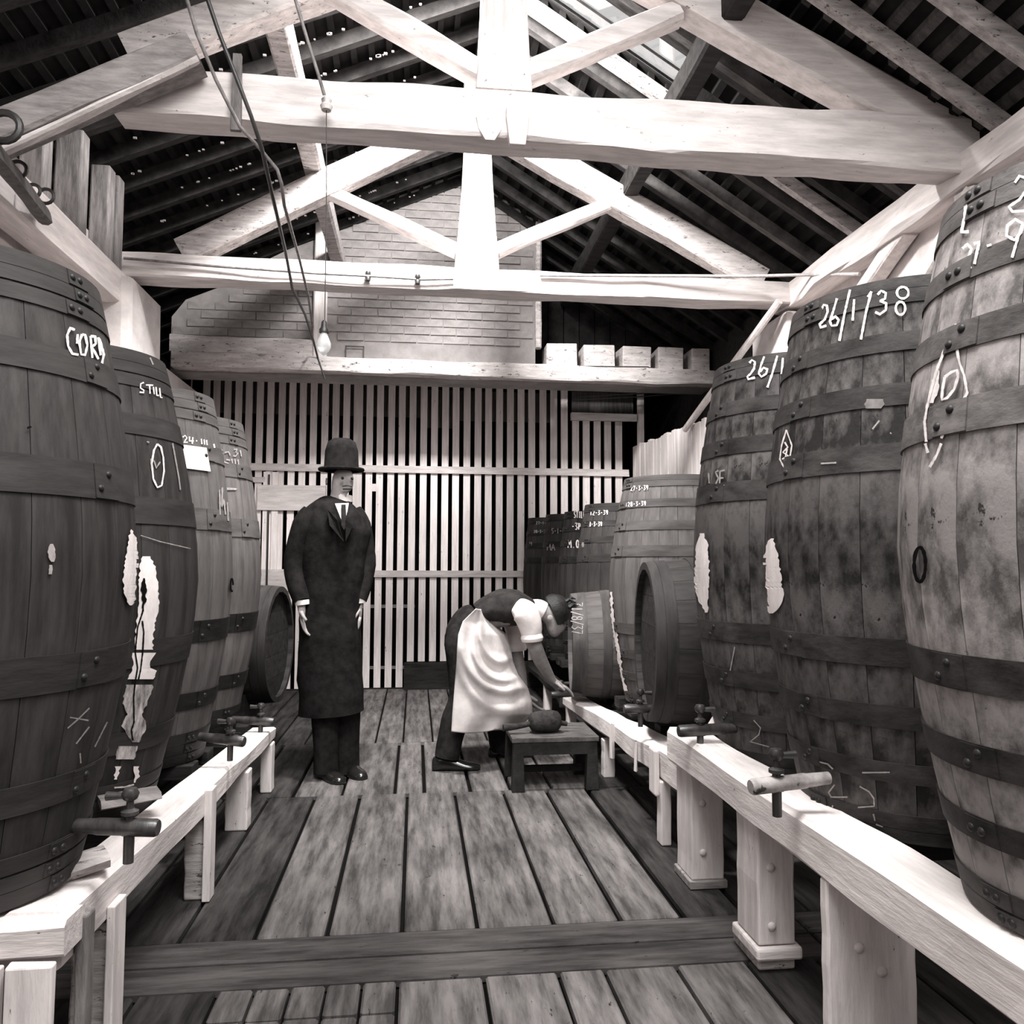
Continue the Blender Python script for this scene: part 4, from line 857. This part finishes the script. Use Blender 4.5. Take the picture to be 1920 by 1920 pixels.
# ============================================================ PEOPLE
def skin_body(name, m, parent, J, E_, root='pelvis', sub=1):
    me = bpy.data.meshes.new(name); bm = bmesh.new(); lay = bm.verts.layers.skin.verify(); vs = {}
    inv = wm(parent).inverted()
    for k, (p, r) in J.items():
        v = bm.verts.new(inv @ V(p)); v[lay].radius = (r, r) if not isinstance(r, tuple) else r; v[lay].use_root = (k == root); vs[k] = v
    for a, b in E_: bm.edges.new((vs[a], vs[b]))
    bm.to_mesh(me); bm.free()
    o = link(name, me, m, parent); s = o.modifiers.new('skin', 'SKIN'); s.use_smooth_shade = True; s.branch_smoothing = .6
    o.modifiers.new('sub', 'SUBSURF').levels = sub; o.modifiers['sub'].render_levels = max(2, sub)
    return o
def hand(J, E_, key, wrist, d, palm_n, th, L=.185, curl=.5):
    # d: finger direction, palm_n: normal of the palm (fingers curl towards it), th: thumb side
    d, n_, t = V(d).normalized(), V(palm_n).normalized(), V(th).normalized(); w_ = V(wrist)
    pk = key+'_palm'; J[pk] = (w_+d*.045, (.030, .018)); E_.append((key, pk))
    for i, (o_, l) in enumerate(((.028, .92), (.010, 1.0), (-.009, .95), (-.027, .78))):
        kb = f'{key}_f{i}'; c = w_+d*.085+t*o_; J[kb+'a'] = (c, .0105); E_.append((pk, kb+'a'))
        seg = .036*l; dd = d.copy(); q = c
        for s_ in range(3):
            ang = curl*(.7+.25*s_); dd = (dd*math.cos(ang)+n_*math.sin(ang)).normalized(); n2 = (n_*math.cos(ang)-d*math.sin(ang)); q = q+dd*seg*(1-.18*s_); J[f'{kb}{s_}'] = (q, .0092-.0011*s_); E_.append((kb+'a' if s_ == 0 else f'{kb}{s_-1}', f'{kb}{s_}'))
    a = w_+d*.03+t*.03; J[key+'_t0'] = (a, .012); E_.append((pk, key+'_t0'))
    b = a+(d*.6+t*.6+n_*.35).normalized()*.035; J[key+'_t1'] = (b, .0105); E_.append((key+'_t0', key+'_t1'))
    b2 = b+(d*.8+n_*.5+t*.1).normalized()*.03; J[key+'_t2'] = (b2, .009); E_.append((key+'_t1', key+'_t2'))

def tube_cloth(name, pts, rads, m, parent, n=18, wr=.004, up=V((0, 1, 0)), flatten=1.0, label=None, cap=True):
    mb = MB(); rs = []; pts = [V(p) for p in pts]
    # resample smoothly
    P = []; R_ = []
    for i in range(len(pts)-1):
        p0, p1, p2, p3 = pts[max(i-1, 0)], pts[i], pts[i+1], pts[min(i+2, len(pts)-1)]
        for k in range(5):
            t = k/5; t2 = t*t; t3 = t2*t
            P.append(.5*((2*p1)+(p2-p0)*t+(2*p0-5*p1+4*p2-p3)*t2+(3*p1-p0-3*p2+p3)*t3))
            a, b = rads[i], rads[i+1]; a = a if isinstance(a, tuple) else (a, a); b = b if isinstance(b, tuple) else (b, b)
            R_.append((a[0]+(b[0]-a[0])*t, a[1]+(b[1]-a[1])*t))
    P.append(pts[-1]); b = rads[-1]; R_.append(b if isinstance(b, tuple) else (b, b))
    for i, p in enumerate(P):
        d = (P[min(i+1, len(P)-1)]-P[max(i-1, 0)]).normalized(); A = (V(up)-d*d.dot(V(up))).normalized(); B = d.cross(A)
        rs.append([p+A*R_[i][0]*math.cos(t)*(1+wr*12*noise.noise(V((p.z*9, t*1.5, p.x*9))))+B*R_[i][1]*math.sin(t)*(1+wr*12*noise.noise(V((p.z*9, t*1.5+9, p.x*9)))) for t in [2*math.pi*k/n for k in range(n)]])
    mb.rings(rs, cap); mb.smooth = True
    return obj(name, mb, m, parent, label=label)
# --- the bending cellarman (X to the right, bent over towards +X)
MY = 4.92
def q(px, py, dy=0.0): return atY(px, py, MY+dy)
pel = q(880, 1190)
P1 = thing('person', 'man bending at a barrel tap in white apron, dark waistcoat and rolled shirt sleeves', 'person', (q(880, 1440).x, MY, 0))
J = {'pelvis': (pel, .10), 'spine': (q(905, 1158), .105), 'chest': (q(955, 1150), .11), 'neck0': (q(1003, 1142), .065), 'neck': (q(1018, 1146), .052), 'head': (q(1037, 1150), (.088, .088)), 'jaw': (q(1044, 1177), (.072, .066)), 'chin': (q(1038, 1198), .037), 'nose': (q(1062, 1179), .013)}
E_ = [('pelvis', 'spine'), ('spine', 'chest'), ('chest', 'neck0'), ('neck0', 'neck'), ('neck', 'head'), ('head', 'jaw'), ('jaw', 'chin'), ('jaw', 'nose')]
# near arm (camera side) to the tap
J['sh_n'] = (q(975, 1150, -.15), .055); J['el_n'] = (q(1003, 1212, -.16), .048); J['fa_n'] = (q(1014, 1240, -.10), .045); J['wr_n'] = (q(1036, 1278, -.02), .028)
E_ += [('chest', 'sh_n'), ('sh_n', 'el_n'), ('el_n', 'fa_n'), ('fa_n', 'wr_n')]
hand(J, E_, 'wr_n', J['wr_n'][0], V((.75, .1, -.35)), V((.1, .1, -1)), V((0, -1, .1)), curl=.45)
J['sh_f'] = (q(965, 1160, .15), .055); J['el_f'] = (q(968, 1225, .16), .046); J['fa_f'] = (q(975, 1255, .12), .042); J['wr_f'] = (q(984, 1296, .08), .023)
E_ += [('chest', 'sh_f'), ('sh_f', 'el_f'), ('el_f', 'fa_f'), ('fa_f', 'wr_f')]
hand(J, E_, 'wr_f', J['wr_f'][0], V((.35, -.1, -.6)), V((.8, 0, .2)), V((.3, -1, 0)), curl=.5)
for s_, ft, kn in ((-1, (838, 1418), (870, 1310)), (1, (942, 1400), (925, 1300))):
    k = 'n' if s_ < 0 else 'f'
    J['hip'+k] = (q(878, 1200, s_*.09), .085); J['kn'+k] = (q(*kn, s_*.12), .055); J['an'+k] = (q(*ft, s_*.14), .038); E_ += [('pelvis', 'hip'+k), ('hip'+k, 'kn'+k), ('kn'+k, 'an'+k)]
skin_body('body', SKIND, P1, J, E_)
# face and hair details
hd = q(1037, 1150)
hb = MB(); 
rs = []
up_h = (q(1033, 1130)-q(1037, 1160)).normalized()  # towards nape/top
ax_h = V((.93, 0, .36)).normalized()
for t in np.linspace(0, 1, 9):
    ang = t*math.pi*.58; rr = math.sin(ang)*.102+.001; c = hd+V((.012, 0, .018))+ax_h*(math.cos(ang)*.098)
    A = V((0, 1, 0)); B = ax_h.cross(A)
    rs.append([c+A*rr*.86*math.cos(a)+B*rr*math.sin(a)*(1+.05*noise.noise(V((a*3, t*9, 0)))) for a in [2*math.pi*k/20 for k in range(20)]])
hb.rings(rs); hb.smooth = True; obj('hair', hb, HAIR, P1)
hb = MB()
for k in range(14):
    b0 = hd+ax_h*.085+V((random.uniform(-.02, .02), random.uniform(-.05, .05), random.uniform(-.01, .05))); hb.tube([b0, b0+V((.03, 0, .02)), b0+V((.055, random.uniform(-.02, .02), random.uniform(0, .02)))], [.014, .011, .003], 6)
obj('forelock', hb, HAIR, P1)
obj('ear', MB().lathe([(.001, 0), (.014, .003), (.017, .008), (.009, .012), (.001, .010)], q(1031, 1158, -.082), V((0, -1, 0)), 12), SKIN, P1)
for dy in (-.035, .035): obj('eye', MB().lathe([(.001, -.01), (.009, -.005), (.011, 0), (.009, .005), (.001, .01)], q(1058, 1168, dy), V((1, 0, -.3)), 10), SHOE, P1)
obj('mouth', MB().tube([q(1051, 1187, -.022), q(1053, 1186, 0), q(1051, 1187, .022)], .004, 6), VEST, P1)
obj('brow', MB().tube([q(1059, 1162, -.05), q(1062, 1161, 0), q(1059, 1162, .05)], .006, 6), HAIR, P1)
# clothes
def cl(name, pts, rads, m, **k): return tube_cloth(name, pts, rads, m, P1, **k)
cl('waistcoat', [q(893, 1150), q(915, 1143), q(940, 1139), q(970, 1140), q(1000, 1142)], [(.165, .055), (.175, .085), (.18, .115), (.175, .108), (.08, .055)], VEST, n=28, wr=.006)
cl('collar', [q(999, 1143), q(1010, 1143), q(1019, 1147)], [(.068, .064), (.064, .064), (.060, .060)], SHIRT, n=20)
for s_, k in ((-1, 'n'), (1, 'f')):
    if s_ < 0: pts_ = [q(968, 1136, -.15), q(983, 1148, -.17), q(993, 1170, -.17), q(997, 1190, -.165)]
    else: pts_ = [q(962, 1140, .15), q(966, 1160, .17), q(968, 1185, .17), q(968, 1208, .165)]
    cl('sleeve', pts_, [.05, .078, .068, .058], SHIRT, n=22, wr=.012, up=V((0, 1, 0)))
    e0, e1 = pts_[-1], pts_[-1]+V((.003, 0, -.04))
    cl('cuff', [e0+V((0, 0, .008)), (e0+e1)/2, e1], [.058, .068, .060], SHIRT, n=22, wr=.006)
for s_, ft, kn in ((-1, (838, 1412), (868, 1300)), (1, (942, 1396), (925, 1295))):
    cl('trouser_leg', [q(872, 1175, s_*.07), q(870, 1215, s_*.10), q(*kn, s_*.12), q((kn[0]+ft[0])/2-2, (kn[1]+ft[1])/2, s_*.13), q(ft[0], ft[1]+8, s_*.14)], [(.09, .095), (.115, .115), (.10, .085), (.085, .078), (.078, .072)], TROU, n=20, wr=.008)
cl('trouser_seat', [q(893, 1148), q(880, 1160), q(868, 1185), q(868, 1215)], [(.13, .06), (.17, .09), (.185, .105), (.17, .10)], TROU, n=24)
for s_, (fx, fy) in ((-1, (838, 1433)), (1, (985, 1408))):
    fl = atZ(fx, fy+8, 0)
    fl = V((q(fx, fy).x if s_ < 0 else q(945, 1400).x+.02, MY+s_*.14, 0)) if s_ < 0 else V((q(948, 1400).x, MY+.14, 0))
    sh = MB(); d = V((1, -.06, 0)).normalized(); rs = []
    for t, wd, ht in ((-.095, .02, .06), (-.085, .034, .085), (-.04, .038, .10), (0, .037, .095), (.05, .040, .07), (.10, .046, .052), (.15, .044, .042), (.185, .028, .03), (.192, .01, .02)):
        c = fl+d*t; sd = V((-d.y, d.x, 0)); rs.append([c+sd*wd*x+V((0, 0, ht*z)) for x, z in ((-1, .02), (-1.0, .35), (-.75, .8), (0, 1), (.75, .8), (1, .35), (1, .02), (0, 0))])
    sh.rings(rs); sh.smooth = True; so = obj('shoe', sh, SHOE, P1); ssub = so.modifiers.new('s', 'SUBSURF'); ssub.render_levels = 2; ssub.levels = 1
# apron: draped sheet hanging from the waist over thighs; outline traced, real folds
ap = MB(); rowsA = [(1142, 892, 905), (1165, 868, 925), (1190, 859, 950), (1215, 857, 958), (1240, 856, 962), (1265, 854, 972), (1290, 852, 990), (1315, 850, 998), (1340, 848, 999), (1358, 847, 980), (1373, 846, 962)]
NR, NC = 90, 80; G = []
rowsY = [r_[0] for r_ in rowsA]
for i in range(NR+1):
    t = i/NR; y_ = 1142+(1372-1142)*t
    x0 = float(np.interp(y_, rowsY, [r_[1] for r_ in rowsA])); x1 = float(np.interp(y_, rowsY, [r_[2] for r_ in rowsA])); row_ = []
    for j in range(NC+1):
        u = j/NC
        yy = y_+ (6 if i == NR else 0)*(1-u)*0
        # wraps: near edge in front (towards camera), far edge goes behind legs to the other side
        px_ = x0+(x1-x0)*math.sin(u*math.pi/2)**.9 if u < 1 else x1
        depth = -.285+.38*u**1.8
        sag = 0
        # curved swags hanging from the near hip to the hand
        for (cx, cy, rx, ry, am, sg) in ((945, 1205, 58, 70, .042, 8), (945, 1195, 80, 100, .038, 9), (940, 1180, 40, 60, .034, 7), (952, 1200, 98, 132, .024, 10)):
            rr = math.hypot((px_-cx)/rx, (y_-cy)/ry)
            if y_ > cy-40: sag += am*math.exp(-((rr-1)*sg)**2)*min(1, (y_-cy+40)/60)**1.5
        fold = .014*math.sin(u*16+t*3.0)*(.3+t)+.008*noise.noise(V((u*6, t*5, 1)))
        row_.append(q(px_, y_+ (0 if t < .98 else 3*math.sin(u*9)), depth-sag+fold))
    G.append(row_)
W_ = NC+1
ap.add([p for r_ in G for p in r_], [(i*W_+j, i*W_+j+1, (i+1)*W_+j+1, (i+1)*W_+j) for i in range(NR) for j in range(NC)])
ap.smooth = True; ao = obj('apron', ap, APRON, P1); ao.modifiers.new('sol', 'SOLIDIFY').thickness = .006
# --- standing man in a dark coat
SY = 4.72
def s2(px, py, dy=0.0): return atY(px, py, SY+dy)
P2 = thing('person', 'standing man in dark overcoat and bowler hat in the left of the aisle', 'person', (s2(632, 1440).x, SY, 0))
J = {'pelvis': (s2(628, 1165), .12), 'spine': (s2(625, 1080), .12), 'chest': (s2(628, 990), .13), 'neck': (s2(636, 935), .052), 'head': (s2(640, 900), (.098, .10)), 'headt': (s2(640, 868), .09), 'chin': (s2(645, 922), .056), 'nose': (s2(660, 903, -.06), .012)}
E_ = [('pelvis', 'spine'), ('spine', 'chest'), ('chest', 'neck'), ('neck', 'head'), ('head', 'headt'), ('head', 'chin'), ('head', 'nose')]
for k, sx_, ex, ey, wx, wy, dy in (('l', 565, 548, 1060, 566, 1138, -.06), ('r', 678, 688, 1060, 672, 1135, .05)):
    J['s'+k] = (s2(sx_, 968, dy), .055); J['e'+k] = (s2(ex, ey, dy), .042); J['w'+k] = (s2(wx, wy, dy-.06), .028)
    E_ += [('chest', 's'+k), ('s'+k, 'e'+k), ('e'+k, 'w'+k)]
    hand(J, E_, 'w'+k, J['w'+k][0], V((.1, -.1, -1)), V((.8 if k == 'l' else -.8, 0, 0)), V((0, -1, 0)), curl=.3)
for k, hx_, ax_, dy in (('l', 608, 612, -.03), ('r', 648, 650, .05)):
    J['h'+k] = (s2(hx_, 1180, dy), .085); J['k'+k] = (s2(hx_+2, 1310, dy), .058); J['a'+k] = (s2(ax_, 1435, dy), .04); E_ += [('pelvis', 'h'+k), ('h'+k, 'k'+k), ('k'+k, 'a'+k)]
skin_body('body', SKIN, P2, J, E_)
UYv = V((0, 1, 0))
def c2(name, pts, rads, m, **k): return tube_cloth(name, pts, rads, m, P2, **k)
c2('overcoat', [s2(640, 938), s2(634, 955), s2(626, 990), s2(622, 1060), s2(620, 1130), s2(618, 1220), s2(622, 1335)], [(.07, .075), (.12, .15), (.145, .215), (.15, .19), (.155, .17), (.17, .18), (.18, .185)], COAT, n=36, wr=.006)
for k, sx_, ex, ey, wx, wy, dy in (('l', 572, 551, 1060, 566, 1128, -.06), ('r', 672, 686, 1060, 672, 1125, .05)):
    c2('sleeve', [s2(sx_+(14 if k == 'l' else -12), 958, dy), s2(sx_, 985, dy), s2(ex, ey, dy), s2(wx, wy, dy-.06)], [.055, .07, .058, .047], COAT, n=20, wr=.008)
    c2('cuff', [s2(wx, wy-3, dy-.06), s2(wx+1, wy+6, dy-.06)], [.042, .04], SHIRT, n=16)
for k, hx_, ax_, dy in (('l', 608, 612, -.03), ('r', 648, 650, .05)):
    c2('trouser_leg', [s2(hx_, 1250, dy), s2(hx_+2, 1330, dy), s2(ax_, 1400, dy), s2(ax_, 1446, dy)], [(.10, .09), (.095, .08), (.085, .072), (.085, .07)], TROU, n=18)
    fl = V((s2(ax_, 1440).x, SY+dy, 0)); sh = MB(); d = V((.55, -.83, 0)).normalized(); rs = []
    for t, wd, ht in ((-.085, .034, .08), (-.04, .038, .09), (0, .037, .09), (.05, .040, .07), (.10, .046, .052), (.15, .044, .042), (.185, .028, .03), (.192, .01, .02)):
        c = fl+d*t; sd = V((-d.y, d.x, 0)); rs.append([c+sd*wd*x+V((0, 0, ht*z)) for x, z in ((-1, .02), (-1.0, .35), (-.75, .8), (0, 1), (.75, .8), (1, .35), (1, .02), (0, 0))])
    sh.rings(rs); sh.smooth = True; obj('shoe', sh, SHOE, P2)
c2('collar', [s2(640, 940), s2(641, 928)], [(.064, .066), (.058, .060)], SHIRT, n=20)
fv = V((.35, -.94, 0))
n = MB(); a = s2(640, 938, -.09); n.add([s2(628, 944, -.165), s2(654, 943, -.165), s2(646, 990, -.20)], [(0, 1, 2)]); sf = obj('shirt_front', n, SHIRT, P2); sf.modifiers.new('s', 'SOLIDIFY').thickness = .006
n = MB(); n.add([s2(640, 946, -.18), s2(648, 946, -.18), s2(650, 985, -.205), s2(645, 994, -.205), s2(640, 985, -.205)], [(0, 1, 2, 3, 4)]); sf = obj('necktie', n, VEST, P2); sf.modifiers.new('s', 'SOLIDIFY').thickness = .008
for sgn in (-1, 1):
    n = MB(); n.add([s2(640+sgn*14, 940, -.14), s2(640+sgn*26, 955, -.165), s2(640+sgn*22, 985, -.20), s2(646+sgn*2, 1015, -.212), s2(640+sgn*8, 975, -.205)], [(0, 1, 2, 3, 4)]); sf = obj('lapel', n, COAT, P2); sf.modifiers.new('s', 'SOLIDIFY').thickness = .012
# hat: crown and brim
hc = s2(640, 882); kz = (s2(640, 822)-s2(640, 882)).length
obj('hat', MB().lathe([(.001, kz), (.05, kz*.98), (.08, kz*.88), (.095, kz*.6), (.100, .01), (.102, .004), (.130, .012), (.134, .004), (.13, -.004), (.10, -.006)], hc, V((0, 0, 1)), 32, False), COAT, P2)
for dx in (-.028, .030): obj('eye', MB().lathe([(.001, -.01), (.008, -.004), (.009, 0), (.008, .004), (.001, .01)], s2(651, 897, -.094)+V((dx*.9, dx*.3, 0)), V((.3, -1, 0)), 10), SHOE, P2)
obj('mouth', MB().tube([s2(643, 917, -.092), s2(651, 917, -.098), s2(660, 917, -.088)], .004, 6), VEST, P2)
obj('moustache', MB().tube([s2(642, 912, -.092), s2(651, 910, -.102), s2(661, 912, -.088)], [.003, .005, .003], 7), HAIR, P2)
obj('ear', MB().lathe([(.001, 0), (.02, .003), (.022, .008), (.001, .012)], s2(614, 903, -.01), V((-1, -.3, 0)), 12), SKIN, P2)
